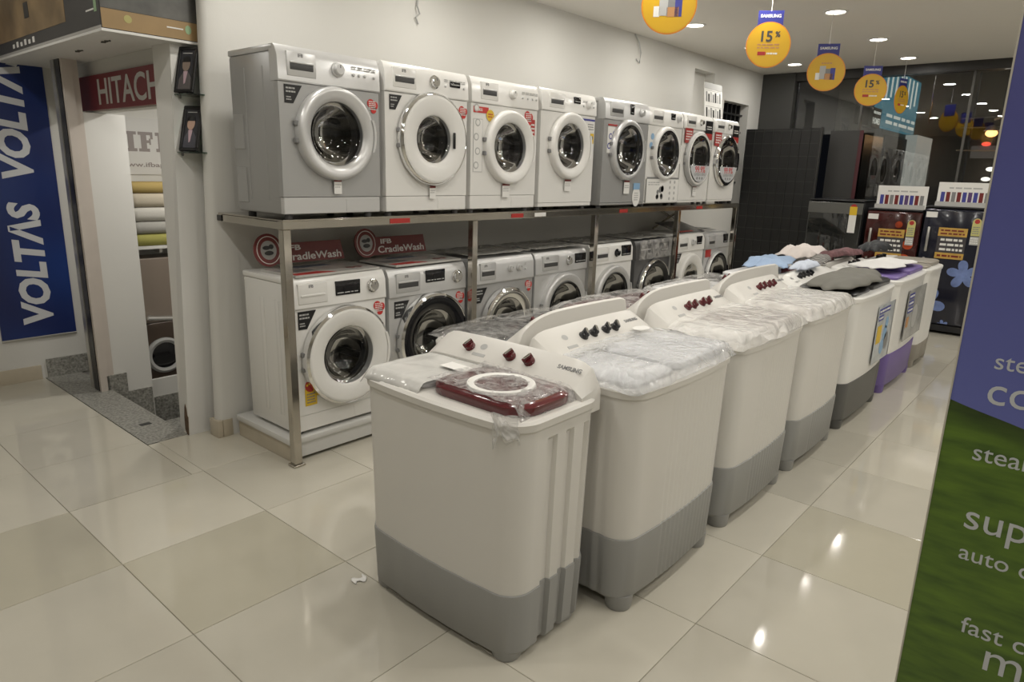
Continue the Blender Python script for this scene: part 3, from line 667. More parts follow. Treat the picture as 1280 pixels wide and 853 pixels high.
# ------------------------------------------------------------------ cards and sheets on the lower machines
def brochure_board(x0, label, dim):
    r = tag(empty('header_card', (x0, 0.0, 0.966)), label, 'display card', 'red display cards on the lower machines')
    SHEET = mat('brochure_sheet', (0.50, 0.49, 0.46), 0.2, var=0.12, vscale=9)
    bm = bmesh.new(); prism(bm, [(0.03, 0.04), (0.56, 0.05), (0.58, 0.40), (0.02, 0.36)], 'z', 0.0, 0.012); sh = finish(bm, 'base_sheet', SHEET, r, 0)
    bm = bmesh.new(); prism(bm, [(0.04, 0.05), (0.28, 0.052), (0.20, 0.11), (0.03, 0.10)], 'z', 0.0125, 0.0135); finish(bm, 'red_print', RED, sh, 0)
    bm = bmesh.new(); prism(bm, [(0.06, 0.14), (0.22, 0.15), (0.18, 0.24), (0.04, 0.25)], 'z', 0.0125, 0.0135); finish(bm, 'dark_photo_print', GREYPR, sh, 0)
    bm = bmesh.new(); prism(bm, [(0.18, 0.27), (0.40, 0.28), (0.38, 0.345), (0.16, 0.335)], 'z', 0.0125, 0.0135); finish(bm, 'blue_photo_print', mat('slate_print', (0.07, 0.10, 0.14), 0.4), sh, 0)
    for k in range(2):
        bm = bmesh.new(); lathe(bm, [(0.016, 0.0125), (0.024, 0.0125), (0.024, 0.0135), (0.016, 0.0135), (0.016, 0.0125)], 20, Matrix.Translation((0.42 + 0.05 * k, 0.13, 0))); finish(bm, 'printed_ring', DKRED, sh, 0)
    # upright header, leaning back a little
    T_ = Matrix.Translation((0, 0.37, 0.012)) @ Matrix.Rotation(R(-9), 4, 'X') @ Matrix.Diagonal((1, 1, 1.1, 1))
    bm = bmesh.new(); prism(bm, [(0.13, 0.015), (0.56, 0.015), (0.545, 0.115), (0.13, 0.115)], 'y', 0, 0.006); bmesh.ops.transform(bm, matrix=T_, verts=bm.verts[:]); hb = finish(bm, 'header_band', DKRED, r, 0)
    bm = bmesh.new(); c = (0.085, 0.085)
    prism(bm, [(c[0] + 0.083 * math.cos(2 * PI * k / 40), c[1] + 0.08 * math.sin(2 * PI * k / 40)) for k in range(40)], 'y', -0.002, 0.006); bmesh.ops.transform(bm, matrix=T_, verts=bm.verts[:]); hc = finish(bm, 'round_emblem', DKRED, r, 0)
    for (r0, r1, m, yy) in ((0.068, 0.064, PAPER, -0.003), (0.046, 0.0, MIDGREY, -0.003)):
        bm = bmesh.new()
        if r1: lathe(bm, [(r0, 0), (r0, 0.001), (r1, 0.001), (r1, 0)], 36, T_ @ Matrix.Translation((c[0], yy + 0.001, c[1])) @ Matrix.Rotation(R(90), 4, 'X'))
        else: lathe(bm, [(0, 0.001), (r0, 0.001), (r0, 0)], 36, T_ @ Matrix.Translation((c[0], yy + 0.001, c[1])) @ Matrix.Rotation(R(90), 4, 'X'))
        finish(bm, 'emblem_ring' if r1 else 'emblem_disc', m, hc, 0)
    bm = bmesh.new()
    for (x, z, sx, sz) in ((-0.012, 0.012, 0.022, 0.010), (0.016, 0.016, 0.014, 0.012), (0.0, -0.014, 0.026, 0.011)):
        prism(bm, [(c[0] + x + sx * math.cos(2 * PI * k / 14), c[1] + z + sz * math.sin(2 * PI * k / 14)) for k in range(14)], 'y', -0.0055, -0.0042)
    bmesh.ops.transform(bm, matrix=T_, verts=bm.verts[:]); finish(bm, 'emblem_figure', BLACK, hc, 0)
    F = Matrix.Rotation(R(-9), 4, 'X') @ FACE['-y']
    text('IFB', PAPER, hb, T_ @ Vector((0.235, -0.001, 0.088)), 0.040, face=F, bold=0.0012, width=0.085)
    text('CradleWash', PAPER, hb, T_ @ Vector((0.355, -0.001, 0.043)), 0.058, face=F, bold=0.001, width=0.37)
    return r
brochure_board(0.05, 'red card with round emblem standing on the white washer at the rack end', True)
brochure_board(0.69, 'red card with round emblem standing on the silver black-doored washer', False)
COVER = wrapmat('dull_cover_film', (0.42, 0.41, 0.38), 0.6, 0.95, 7, 0.2)
for k, (x, wd, nm) in enumerate(((1.33, 0.60, 'two-dial silver washer'), (1.98, 0.60, 'plain silver washer by the middle post'), (2.65, 0.60, 'white washer with large dark display'), (3.33, 0.58, 'dark graphite washer'))):
    bm = bmesh.new()
    n = 14
    vs = [[bm.verts.new((x + wd * i / n, 0.04 + 0.40 * j / n, LO + 0.8535 + 0.010 * noise.noise((x * 3 + i * 0.7, j * 0.7, 3)) + 0.004)) for j in range(n + 1)] for i in range(n + 1)]
    for i in range(n):
        for j in range(n): bm.faces.new((vs[i][j], vs[i + 1][j], vs[i + 1][j + 1], vs[i][j + 1]))
    o = finish(bm, 'plastic_cover', COVER, None, 80)
    sm = o.modifiers.new('thickness', 'SOLIDIFY'); sm.thickness = 0.002
    tag(o, 'creased plastic sheet lying on top of the %s' % nm, 'plastic sheet', 'plastic sheets on the lower machines')
bm = bmesh.new()
n = 10
vs = [[bm.verts.new((3.345 + 0.56 * i / n, 0.004 + 0.003 * noise.noise((i * 0.9, j * 0.9, 1.0)), 0.805 + 0.17 * j / n)) for j in range(n + 1)] for i in range(n + 1)]
for i in range(n):
    for j in range(n): bm.faces.new((vs[i][j], vs[i + 1][j], vs[i + 1][j + 1], vs[i][j + 1]))
o = finish(bm, 'wrap_sheet', WRAPC, None, 80); o.modifiers.new('thickness', 'SOLIDIFY').thickness = 0.001
tag(o, 'clear crinkled wrap hanging over the front of the graphite washer', 'plastic wrap')
# open dark leaflet and papers at the far end
r = tag(empty('open_leaflet', (4.25, 0.10, 0.982)), 'dark glossy leaflet leaning open on the small white washer', 'leaflet')
GL_D = mat('leaflet_dark', (0.06, 0.06, 0.062), 0.2, var=0.4, vscale=9)
bm = bmesh.new(); rbox(bm, 0.0, 0.50, 0.0, 0.30, 0.0, 0.006); bmesh.ops.transform(bm, matrix=Matrix.Rotation(R(16), 4, 'X'), verts=bm.verts[:]); pg = finish(bm, 'page', GL_D, r, 0)
bm = bmesh.new(); rbox(bm, 0.03, 0.30, 0.02, 0.05, 0.0062, 0.007); bmesh.ops.transform(bm, matrix=Matrix.Rotation(R(16), 4, 'X'), verts=bm.verts[:]); finish(bm, 'red_strip', RED, pg, 0)
r = tag(empty('paper_bundle', (4.85, 0.16, 0.972)), 'pale folded papers on the last silver washer below the shelf', 'papers')
for k in range(4):
    bm = bmesh.new(); rbox(bm, 0, 0.28, 0, 0.2, k * 0.006, k * 0.006 + 0.005); bmesh.ops.transform(bm, matrix=Matrix.Rotation(R(6 * k - 8), 4, 'Z'), verts=bm.verts[:]); finish(bm, 'sheet', (PAPER, MIDGREY)[k % 2], r, 0)
r = tag(empty('phone_leaflet_board', (5.0, 0.32, UP + 0.80)), 'white card with rows of small fridge pictures, on the end of the upper washers', 'display card')
r.location = (4.78, 0.22, UP + 0.80); r.name = 'picture_card'
bm = bmesh.new(); rbox(bm, 0, 0.40, 0, 0.006, 0.0, 0.36); c = finish(bm, 'card', PAPER, r, 0)
box('grey_header', MIDGREY, r, 0.0, 0.40, -0.0015, 0, 0.30, 0.36)
for j in range(2):
    box('grey_rule', MIDGREY, r, 0.02, 0.38, -0.001, 0, 0.285 - 0.15 * j, 0.29 - 0.15 * j)
    for i in range(7):
        box('fridge_picture', (GREYPR, BLACK, MIDGREY)[(i + j) % 3], r, 0.03 + i * 0.05, 0.03 + i * 0.05 + 0.03, -0.0015, 0, 0.18 - 0.15 * j, 0.275 - 0.15 * j - (i % 2) * 0.02)
r.rotation_euler = (R(-6), 0, 0)
tg = tag(sticker(None, 'red_tag', PAPER, 5.225, 5.27, 0.80, 1.0, y=-0.008, t=0.002), 'small white and red tag hanging at the rack end post', 'tag')
sticker(tg, 'red_print', RED, 5.228, 5.267, 0.86, 0.93, y=-0.0101, t=0.001)
bm = bmesh.new(); tube(bm, [(5.213, -0.012, 1.06), (5.24, -0.010, 1.05), (5.247, -0.0095, 1.0)], 0.002, 5); finish(bm, 'string', PAPER, tg)

# ------------------------------------------------------------------ twin tub washing machines
def outline(W, D, r, bulge, ribs, off=0.0, n=120):
    # rounded rectangle seen from above, front at y = 0; ribs: (side, a, b, pitch, depth)
    pts = []
    hw = W / 2
    segs = []
    def add(px, py, nx, ny, side, t): segs.append((px, py, nx, ny, side, t))
    nf, ns, nc = 72, 36, 7
    for k in range(nf): t = -hw + r + (W - 2 * r) * k / (nf - 1); add(t, 0, 0, -1, 'f', t)
    for k in range(1, nc): a = -PI / 2 + PI / 2 * k / nc; add(hw - r + r * math.cos(a), r + r * math.sin(a), math.cos(a), math.sin(a), 'c', 0)
    for k in range(ns): t = r + (D - 2 * r) * k / (ns - 1); add(hw, t, 1, 0, 'r', t)
    for k in range(1, nc): a = PI / 2 * k / nc; add(hw - r + r * math.cos(a), D - r + r * math.sin(a), math.cos(a), math.sin(a), 'c', 0)
    for k in range(10): t = hw - r - (W - 2 * r) * k / 9; add(t, D, 0, 1, 'b', t)
    for k in range(1, nc): a = PI / 2 + PI / 2 * k / nc; add(-hw + r + r * math.cos(a), D - r + r * math.sin(a), math.cos(a), math.sin(a), 'c', 0)
    for k in range(ns): t = D - r - (D - 2 * r) * k / (ns - 1); add(-hw, t, -1, 0, 'l', t)
    for k in range(1, nc): a = PI + PI / 2 * k / nc; add(-hw + r + r * math.cos(a), r + r * math.sin(a), math.cos(a), math.sin(a), 'c', 0)
    for (x, y, nx, ny, side, t) in segs:
        d = off
        for (s, a, b, p, dep) in ribs:
            if s == side and a <= t <= b:
                ph = ((t - a) / p) % 1.0
                d -= dep * (1.0 if ph < 0.42 else 0.0) if dep > 0.004 else dep * (0.5 - 0.5 * math.cos(2 * PI * ph))
        u = max(0.0, 1 - (2 * x / W) ** 2)
        wgt = max(0.0, 1 - y / (D * 0.6))
        pts.append((x + nx * d, y + ny * d - bulge * u * wgt))
    return pts
def twin_tub(loc, rz, W, D, label, group, base=BASEGREY, zb=0.29, panel_top=0.955, knobs=KNOBRED, knob_at=(-0.02, 0.05, 0.13, 0.19), lidL=PAPERB, lidR=PAPERB, wrap=None, ribs_on='front', ring=False,
             emblem=True, brand='SAMSUNG', body=IVORY, poster=None, H=0.835, cover=None, taper=0.94, knob_style='ridge', logo_x=0.28, panel_mat=None, foot_h=0.06, wrapdroop=0.055, pw=0.132, endr=0.28, base_z=0.05, wraph=0.052, hump=0.010):
    root = tag(empty('twin_tub_washing_machine', loc, rz), label, 'washing machine', group)
    r = 0.075
    if ribs_on == 'front': ribs = [('f', -W * 0.20, W * 0.5, 0.034, 0.0028), ('l', 0.08, D - 0.1, 0.05, 0.003), ('r', 0.08, D - 0.1, 0.05, 0.003)]
    elif ribs_on == 'side': ribs = [('r', 0.13, D - 0.03, 0.093, 0.013), ('l', 0.13, D - 0.03, 0.093, 0.013), ('f', -W * 0.5, W * 0.5, 0.11, 0.0012)]
    else: ribs = [('f', W * 0.30, W * 0.5, 0.05, 0.0025), ('r', 0.08, D - 0.1, 0.05, 0.003)]
    cyc = D / 2
    def ring_(z, s, off=0.0, rb=ribs): return [(x * s, cyc + (y - cyc) * (1 - (1 - s) * 0.9), z) for x, y in outline(W, D, r, 0.022, rb, off)]
    sm = lambda z: taper + (1 - taper) * (z / H)
    bm = bmesh.new()
    loft(bm, [ring_(zb, sm(zb), -0.004), ring_(zb, sm(zb)), ring_(zb + 0.02, sm(zb + 0.02)), ring_(0.5, sm(0.5)), ring_(H - 0.085, sm(H - 0.085)), ring_(H - 0.07, sm(H - 0.07), 0.0, []), ring_(H - 0.03, 1.0, 0.0, [])])
    finish(bm, 'body', body, root, 30)
    bm = bmesh.new()
    loft(bm, [ring_(H - 0.03, 1.0, -0.004, []), ring_(H - 0.03, 1.0, 0.007, []), ring_(H - 0.008, 1.0, 0.009, []), ring_(H, 1.0, 0.0, []), ring_(H + 0.003, 1.0, -0.03, [])])
    finish(bm, 'rim', body, root, 30)
    rb2 = [(s, a, b, p * (1 if d > 0.004 else 1.0), d * 1.2) for (s, a, b, p, d) in ribs]
    bm = bmesh.new()
    loft(bm, [ring_(base_z, sm(0.0) - 0.004, -0.004, rb2), ring_(base_z + 0.012, sm(0.03), 0.002, rb2), ring_(zb - 0.012, sm(zb) + 0.002, 0.005, rb2), ring_(zb - 0.002, sm(zb), 0.004, rb2), ring_(zb, sm(zb), -0.002, rb2)])
    bs = finish(bm, 'base', base, root, 30)
    for (sx, yy) in ((-1, 0.055), (1, 0.055), (-1, D - 0.07), (1, D - 0.07)):
        bm = bmesh.new(); lathe(bm, [(0, 0), (0.044, 0), (0.048, 0.008), (0.052, foot_h), (0, foot_h)], 18, Matrix.Translation((sx * (W * 0.5 * taper - 0.062), yy, 0))); finish(bm, 'foot', base, root)
    # lids
    yb = D - pw + 0.007
    split = W * (-0.09 if not ring else -0.085)
    def lid(name, x0, x1, m, thick, rr):
        bm = bmesh.new()
        n = 8; rings = []
        for (ins, z) in ((0.006, H), (0.0, H + 0.008), (0.0, H + thick - 0.012), (0.012, H + thick - 0.003), (0.05, H + thick)):
            a, b, c, d = x0 + ins, x1 - ins, 0.018 + ins, yb - ins
            q = rr - ins * 0.4; ring = []
            for (ccx, ccy, a0) in ((b - q, c + q, -90), (b - q, d - q, 0), (a + q, d - q, 90), (a + q, c + q, 180)):
                for k in range(n): t = R(a0 + 90 * k / (n - 1)); ring.append((ccx + q * math.cos(t), ccy + q * math.sin(t), z))
            rings.append(ring)
        loft(bm, rings)
        return finish(bm, name, m, root, 40)
    lid('spin_lid', -W / 2 + 0.025, split - 0.004, lidL, 0.028, 0.035)
    wl = lid('wash_lid', split + 0.004, W / 2 - 0.02, lidR, 0.042, 0.085 if ring else 0.06)
    if ring:
        cxr, cyr = (split + W / 2) / 2 + 0.0, yb * 0.50
        bm = bmesh.new(); lathe(bm, [(0.084, 0.0), (0.086, 0.006), (0.094, 0.009), (0.108, 0.008), (0.112, 0.0)], 48, Matrix.Translation((cxr, cyr, H + 0.042))); finish(bm, 'white_ring', WHITE_P, wl)
    # control panel
    pm = panel_mat or body
    yl, zl = D - pw, H + 0.045
    prof = [(yl, H - 0.01), (yl, zl - 0.006), (yl + 0.006, zl), (D - 0.026, panel_top - 0.006), (D - 0.016, panel_top), (D - 0.006, panel_top - 0.006), (D - 0.001, panel_top - 0.05), (D, H - 0.05), (yl + 0.03, H - 0.05)]
    rings = []
    N = 24
    for k in range(N + 1):
        u = -1 + 2 * k / N
        x = u * (W / 2 - 0.004)
        er = endr if (u > 0 or endr < 0.5) else 0.16; e = max(0.0, (abs(u) - 1 + er) / er)
        f = math.sqrt(max(0.0, 1 - e ** 2.6)) * 0.72 + 0.28
        f *= 1 - 0.06 * u * u
        rings.append([(x, y, H + (z - H) * f if z > H else z) for (y, z) in prof])
    bm = bmesh.new(); loft(bm, rings); cp = finish(bm, 'control_panel', pm, root, 35)
    ang = math.atan2(panel_top - zl, D - 0.032 - yl)
    def onp(x, t, h=0.0): # point on the sloped panel face
        y = yl + 0.006 + (D - 0.032 - yl) * t; z = zl + (panel_top - 0.006 - zl) * t
        z = H + (z - H) * (1 - 0.06 * (2 * x / W) ** 2)
        return Matrix.Translation((x, y - h * math.sin(ang), z + h * math.cos(ang) )) @ Matrix.Rotation(ang, 4, 'X')
    for kx in knob_at:
        bm = bmesh.new()
        lathe(bm, [(0.019, -0.001), (0.020, 0.004), (0.017, 0.007), (0.016, 0.016), (0.013, 0.019), (0, 0.019)], 22, onp(kx, 0.48))
        rbox(bm, -0.0055, 0.0055, -0.020, 0.020, 0.012, 0.030, 0.003, 2, onp(kx, 0.48) @ Matrix.Rotation(R(-28), 4, 'Z'))
        kb = finish(bm, 'knob', knobs, root)
        bm = bmesh.new(); rbox(bm, -0.004, 0.004, -0.012, 0.016, 0.0302, 0.0312, 0, 1, onp(kx, 0.48) @ Matrix.Rotation(R(-28), 4, 'Z')); finish(bm, 'silver_cap', CHROME, kb, 0)
    if emblem:
        ex = knob_at[0] - 0.10 if not ring else 0.5 * (knob_at[0] + knob_at[1]) - 0.04
        bm = bmesh.new(); lathe(bm, [(0.014, 0), (0.016, 0.001), (0.0, 0.0012)], 20, onp(ex, 0.62) @ Matrix.Diagonal((1.0, 0.8, 1, 1))); finish(bm, 'printed_emblem', MIDGREY, cp, 0)
        bm = bmesh.new(); rbox(bm, -0.03, 0.03, -0.006, 0.006, 0, 0.001, 0, 1, onp(ex, 0.22)); finish(bm, 'printed_mark', MIDGREY, cp, 0)
    if brand: text(brand, GREYPR, cp, (onp(logo_x * W / 0.75, 0.62, 0.0008)).to_translation(), 0.021, face=Matrix.Rotation(ang, 4, 'X'), bold=0.0005)
    if wrap:
        bm = bmesh.new(); n = 34
        ax, ay, yc = W / 2 + 0.012, (yb + 0.016) / 2, (yb - 0.012) / 2
        sd = random.Random(label).uniform(0, 50)
        vs = []
        for i in range(n + 1):
            row = []
            for j in range(n + 1):
                u, v = -1 + 2 * i / n, -1 + 2 * j / n
                x = ax * u * math.sqrt(1 - 0.10 * v * v); y = yc + ay * v * math.sqrt(1 - 0.10 * u * u)
                y -= 0.020 * max(0, 1 - u * u) * max(0.0, -v)
                e = max(abs(u), -v); back = max(0.0, v)
                nz = noise.noise((x * 9 + sd, y * 9, sd)) * 0.006 + noise.noise((x * 28, y * 28 + sd, 2.0)) * 0.003
                z = H + wraph + nz + hump * (1 - u * u)
                if e > 0.80:
                    t = (e - 0.80) / 0.20
                    z -= wrapdroop * t * t * (1 - 0.7 * back) + (0.014 * noise.noise((x * 12, y * 12, sd)) if t > 0.9 else 0)
                    k2 = 0.010 * t * (1 + noise.noise((x * 16, y * 16, sd + 9)))
                    x += k2 * (1 if u > 0 else -1) * (abs(u) > 0.8); y -= k2 * (v < -0.8)
                row.append(bm.verts.new((x, y, z)))
            vs.append(row)
        for i in range(n):
            for j in range(n): bm.faces.new((vs[i][j], vs[i + 1][j], vs[i + 1][j + 1], vs[i][j + 1]))
        finish(bm, 'plastic_wrap', wrap, root, 80)
    if poster: poster(root, W, D, H)
    return root
GT, GB = 'twin tubs facing the aisle', 'twin tubs facing the rack'
YF = -1.935
m1 = twin_tub((-0.38, -1.467, 0), R(-90), 0.735, 0.402, 'ivory twin tub with burgundy lid and white ring, crosswise at the row end', GT, zb=0.245, panel_top=0.925, H=0.815,
              knob_at=(-0.165, 0.03, 0.115), lidL=PAPERB, lidR=BURG, wrap=None, ribs_on='side', ring=True, logo_x=0.28, taper=0.955, pw=0.105, base_z=0.026)
# its loose wrap: creased film on the burgundy lid, torn strip at the corner, film on the white lid
def film(parent, name, m, fn, n1, n2, thick=0.0008):
    bm = bmesh.new()
    vs = [[bm.verts.new(fn(i / n1, j / n2)) for j in range(n2 + 1)] for i in range(n1 + 1)]
    for i in range(n1):
        for j in range(n2): bm.faces.new((vs[i][j], vs[i + 1][j], vs[i + 1][j + 1], vs[i][j + 1]))
    o = finish(bm, name, m, parent, 80)
    o.modifiers.new('thickness', 'SOLIDIFY').thickness = thick
    return o
def f1(u, v):
    x = -0.052 + 0.40 * u; y = 0.022 + 0.272 * v
    z = 0.863 + 0.006 * noise.noise((x * 22, y * 22, 4)) + 0.003 * noise.noise((x * 60, y * 60, 1))
    e = max(u, 1 - v) 
    if u > 0.9: z -= 0.05 * ((u - 0.9) / 0.1) ** 2
    return (x, y, z)
film(m1, 'lid_film', WRAPM, f1, 40, 30)
def f2(u, v):
    x = -0.355 + 0.297 * u; y = -0.012 + 0.31 * v
    z = 0.846 + 0.002 * noise.noise((x * 14, y * 14, 8))
    if v < 0.1: z -= (0.1 - v) * 0.35 + 0.006 * noise.noise((x * 40, 0, 3)); y += -0.004
    if u < 0.08: z -= (0.08 - u) * 0.3
    return (x, y, z)
film(m1, 'white_lid_film', WRAPS, f2, 40, 24)
def f3(u, v):
    x = 0.275 + 0.075 * u + 0.012 * noise.noise((u * 3, v * 4, 2)); z = 0.842 - 0.115 * v * (0.75 + 0.45 * noise.noise((u * 3.1, 7, 1)))
    y = -0.015 - 0.012 * math.sin(u * 5) * v + 0.06 * max(0, u - 0.6)
    return (x, y - 0.006, z)
film(m1, 'torn_wrap_strip', WRAP, f3, 12, 14)
bm = bmesh.new(); prism(bm, [(-0.15, 0.17), (-0.03, 0.165), (-0.035, 0.225), (-0.15, 0.23)], 'z', 0.8545, 0.8555); finish(bm, 'paper_slip', PAPER, m1, 0)
WRAPB = wrapmat('bluish_wrap', (0.70, 0.71, 0.73), 0.35, 0.62, 8, 0.10)
twin_tub((0.437, YF, 0), 0, 0.755, 0.465, 'ivory twin tub with four black knobs under silvery creased film', GT, knobs=KNOBBLK, knob_at=(-0.12, -0.055, 0.03, 0.095), wrap=WRAPB, logo_x=0.24, emblem=True)
m2 = bpy.data.objects['twin_tub_washing_machine.001']
bm = bmesh.new(); prism(bm, [(0.20 + 0.045 * math.cos(2 * PI * k / 28), 0.325 + 0.030 * math.sin(2 * PI * k / 28)) for k in range(28)], 'z', 0.905, 0.9065); finish(bm, 'white_round_label', PAPER, m2, 0)
twin_tub((1.262, YF, 0), 0, 0.765, 0.465, 'ivory twin tub with four red knobs and white film, between black-knobbed one and its like', GT, knob_at=(-0.10, -0.04, 0.05, 0.11), wrap=WRAPW, lidR=BURG, logo_x=0.26)
twin_tub((2.085, YF, 0), 0, 0.765, 0.465, 'ivory twin tub with red knobs and white film, next to the charcoal based one', GT, knob_at=(-0.06, 0.0, 0.08, 0.14), wrap=WRAPW, lidL=BURG, logo_x=0.30)
def poster5(root, W, D, H):
    x0, x1 = 0.0, W / 2 - 0.035
    y = -0.026
    s = sticker(root, 'printed_poster', mat('pale_poster', (0.50, 0.53, 0.55), 0.25, var=0.2, vscale=12), x0, x1, 0.345, 0.735, y=y, t=0.002)
    for k, (a, b) in enumerate(((0.68, 0.715), (0.635, 0.67))):
        q = sticker(s, 'blue_band', BLUEPR, x0 + 0.02, x0 + (0.30 if k == 0 else 0.15), a, b, y=y - 0.0025, t=0.0006)
        printlines(q, PAPER, x0 + 0.03, x0 + (0.29 if k == 0 else 0.14), a + 0.004, b - 0.004, 1, y - 0.0032, seed=60 + k)
    sticker(s, 'yellow_block', YELLOW, x0 + 0.03, x0 + 0.14, 0.48, 0.60, y=y - 0.0025, t=0.0006)
    for (x, z, q) in ((0.24, 0.53, 0.05), (0.30, 0.47, 0.06), (0.20, 0.44, 0.05), (0.26, 0.60, 0.04)): disc(s, 'round_print', SKYPR if q < 0.055 else GREYPR, x0 + x, z, q, y - 0.0026, 0.0006)
    sticker(s, 'grey_edge', GREYPR, x1 - 0.02, x1, 0.345, 0.735, y=y - 0.0024, t=0.0006)
twin_tub((3.02, YF, 0), 0, 0.92, 0.48, 'white twin tub with charcoal ribbed base and grey cloth over its black lid', GT, base=DKBASE, zb=0.30, body=WHITE_P, knobs=KNOBBLK, knob_at=(-0.28, -0.22, -0.14, -0.08), lidL=BLACK, lidR=BLACK, poster=poster5, brand=None, ribs_on='right', H=0.84, panel_top=0.93)
def poster6(root, W, D, H):
    x0, x1 = -0.19, W / 2 - 0.06
    y = -0.026
    s = sticker(root, 'printed_poster', mat('grey_poster', (0.42, 0.42, 0.41), 0.25, var=0.25, vscale=10), x0, x1, 0.36, 0.745, y=y, t=0.002)
    for k in range(3):
        q = sticker(s, 'blue_band', BLUEPR, x0 + 0.03, x0 + 0.20, 0.57 + 0.053 * k, 0.61 + 0.053 * k, y=y - 0.0025, t=0.0006); printlines(q, PAPER, x0 + 0.04, x0 + 0.19, 0.575 + 0.053 * k, 0.605 + 0.053 * k, 1, y - 0.0032, seed=66 + k)
    sticker(s, 'orange_block', mat('orange_print', (0.50, 0.25, 0.10), 0.4), x0 + 0.03, x0 + 0.11, 0.46, 0.54, y=y - 0.0025, t=0.0006)
    disc(s, 'round_print', MIDGREY, x0 + 0.30, 0.52, 0.09, y - 0.0026, 0.0006)
    for a in (x0, x1 - 0.012): sticker(s, 'dark_frame_edge', GREYPR, a, a + 0.012, 0.36, 0.745, y=y - 0.0024, t=0.0006)
twin_tub((4.055, YF, 0), 0, 0.94, 0.48, 'white twin tub with purple base and purple lid edge', GT, base=PURPLE, zb=0.30, body=WHITE_P, knobs=KNOBBLK, knob_at=(-0.2, -0.1, 0.0), lidL=PURPLE, lidR=PURPLE, poster=poster6, brand=None, ribs_on='none', H=0.84, panel_top=0.90)
twin_tub((4.885, YF, 0), 0, 0.63, 0.48, 'white twin tub with taupe base, last in the aisle row by the fridges', GT, base=BEIGEB, zb=0.20, body=WHITE_P, knobs=KNOBBLK, knob_at=(-0.2, -0.1, 0.0), lidL=BEIGEB, lidR=BEIGEB, brand=None, ribs_on='front', H=0.835, panel_top=0.88)
YB = -0.955
DLID = glassy('dark_clear_lid', (0.10, 0.10, 0.10), 0.8, 0.05, 0.05)
LIDBK = mat('dark_lid', (0.04, 0.04, 0.042), 0.12)
twin_tub((0.465, YB, 0), PI, 0.775, 0.47, 'ivory twin tub with dark filmed lid, turned its back to the black-knobbed one', GB, lidL=LIDBK, lidR=LIDBK, wrap=WRAPC, panel_top=0.995, emblem=False, brand=None, wrapdroop=0.03, endr=0.7, wraph=0.047, hump=0.0)
twin_tub((1.30, YB, 0), PI, 0.80, 0.47, 'ivory twin tub with burgundy filmed lid, showing only its back and lid edge', GB, lidL=BURG, lidR=BURG, wrap=WRAP, panel_top=0.995, emblem=False, brand=None, wrapdroop=0.03, endr=0.7, wraph=0.047, hump=0.0)
twin_tub((2.235, YB, 0), PI, 0.92, 0.47, 'ivory twin tub with grey filmed lids, turned away beside the heap of clothes', GB, lidL=LIDBK, lidR=PAPERB, wrap=WRAP, panel_top=0.995, emblem=False, brand=None, wrapdroop=0.03, endr=0.7, wraph=0.047, hump=0.0)
twin_tub((3.17, YB, 0), PI, 0.80, 0.47, 'ivory twin tub turned away under the light blue shirt', GB, lidL=PAPERB, lidR=PAPERB, panel_top=0.91, emblem=False, brand=None)
twin_tub((4.02, YB, 0), PI, 0.80, 0.47, 'ivory twin tub turned away under the pinkish white cloth', GB, lidL=PAPERB, lidR=PAPERB, panel_top=0.91, emblem=False, brand=None)

bm = bmesh.new()
vs = [[bm.verts.new((-0.43 + 0.055 * i / 8 + 0.01 * noise.noise((j, i * 0.6, 3)), -1.10 + 0.03 * j / 4 + 0.012 * math.sin(i * 0.9), 0.004 + 0.006 * abs(noise.noise((i * 0.8, j * 0.9, 5))))) for j in range(5)] for i in range(9)]
for i in range(8):
    for j in range(4): bm.faces.new((vs[i][j], vs[i + 1][j], vs[i + 1][j + 1], vs[i][j + 1]))
o = finish(bm, 'wrap_scrap', PAPER, None, 80); o.modifiers.new('thickness', 'SOLIDIFY').thickness = 0.001
tag(o, 'torn scrap of white film on the floor beside the burgundy lidded machine', 'scrap')
# ------------------------------------------------------------------ clothes lying on the far twin tubs
def cloth(name, m, x, y, sx, sy, z, rz, label, cat, seed, hump=0.03, fold=0.02, droop=0.0, n=26):
    bm = bmesh.new(); vs = []
    rnd = random.Random(seed); ph = rnd.uniform(0, 40)
    for i in range(n + 1):
        row = []
        for j in range(n + 1):
            u, v = -1 + 2 * i / n, -1 + 2 * j / n
            edge = 1 + 0.34 * noise.noise((math.cos(math.atan2(v, u)) * 2.2 + ph, math.sin(math.atan2(v, u)) * 2.2, 0))
            px = u * math.sqrt(1 - 0.30 * v * v) * sx * edge; py = v * math.sqrt(1 - 0.30 * u * u) * sy * edge
            rr = max(abs(u), abs(v))
            h = hump * (1 - rr ** 4) + fold * (0.5 + noise.noise((px * 9 + ph, py * 9, ph))) * (1 - 0.6 * rr)
            h += fold * 0.6 * abs(noise.noise((px * 5 + py * 14 + ph, py * 3, 2.0)))
            h -= droop * max(0, (rr - 0.8) / 0.2) ** 2
            row.append(bm.verts.new((px, py, max(h, 0.0 - droop))))
        vs.append(row)
    for i in range(n):
        for j in range(n): bm.faces.new((vs[i][j], vs[i + 1][j], vs[i + 1][j + 1], vs[i][j + 1]))
    o = finish(bm, name, m, None, 80)
    o.location = (x, y, z); o.rotation_euler = (0, 0, rz)
    o.modifiers.new('thickness', 'SOLIDIFY').thickness = 0.004
    return tag(o, label, cat, 'clothes heaped on the twin tubs')
GREYCL = mat('grey_cloth', (0.17, 0.165, 0.145), 0.9, bump=0.2, bscale=250)
BLUECL = mat('light_blue_cloth', (0.33, 0.44, 0.62), 0.85, bump=0.15, bscale=200)
WHITECL = mat('white_cloth', (0.70, 0.69, 0.68), 0.85, bump=0.15, bscale=200)
PINKCL = mat('pinkish_white_cloth', (0.66, 0.60, 0.57), 0.85, bump=0.15, bscale=200)
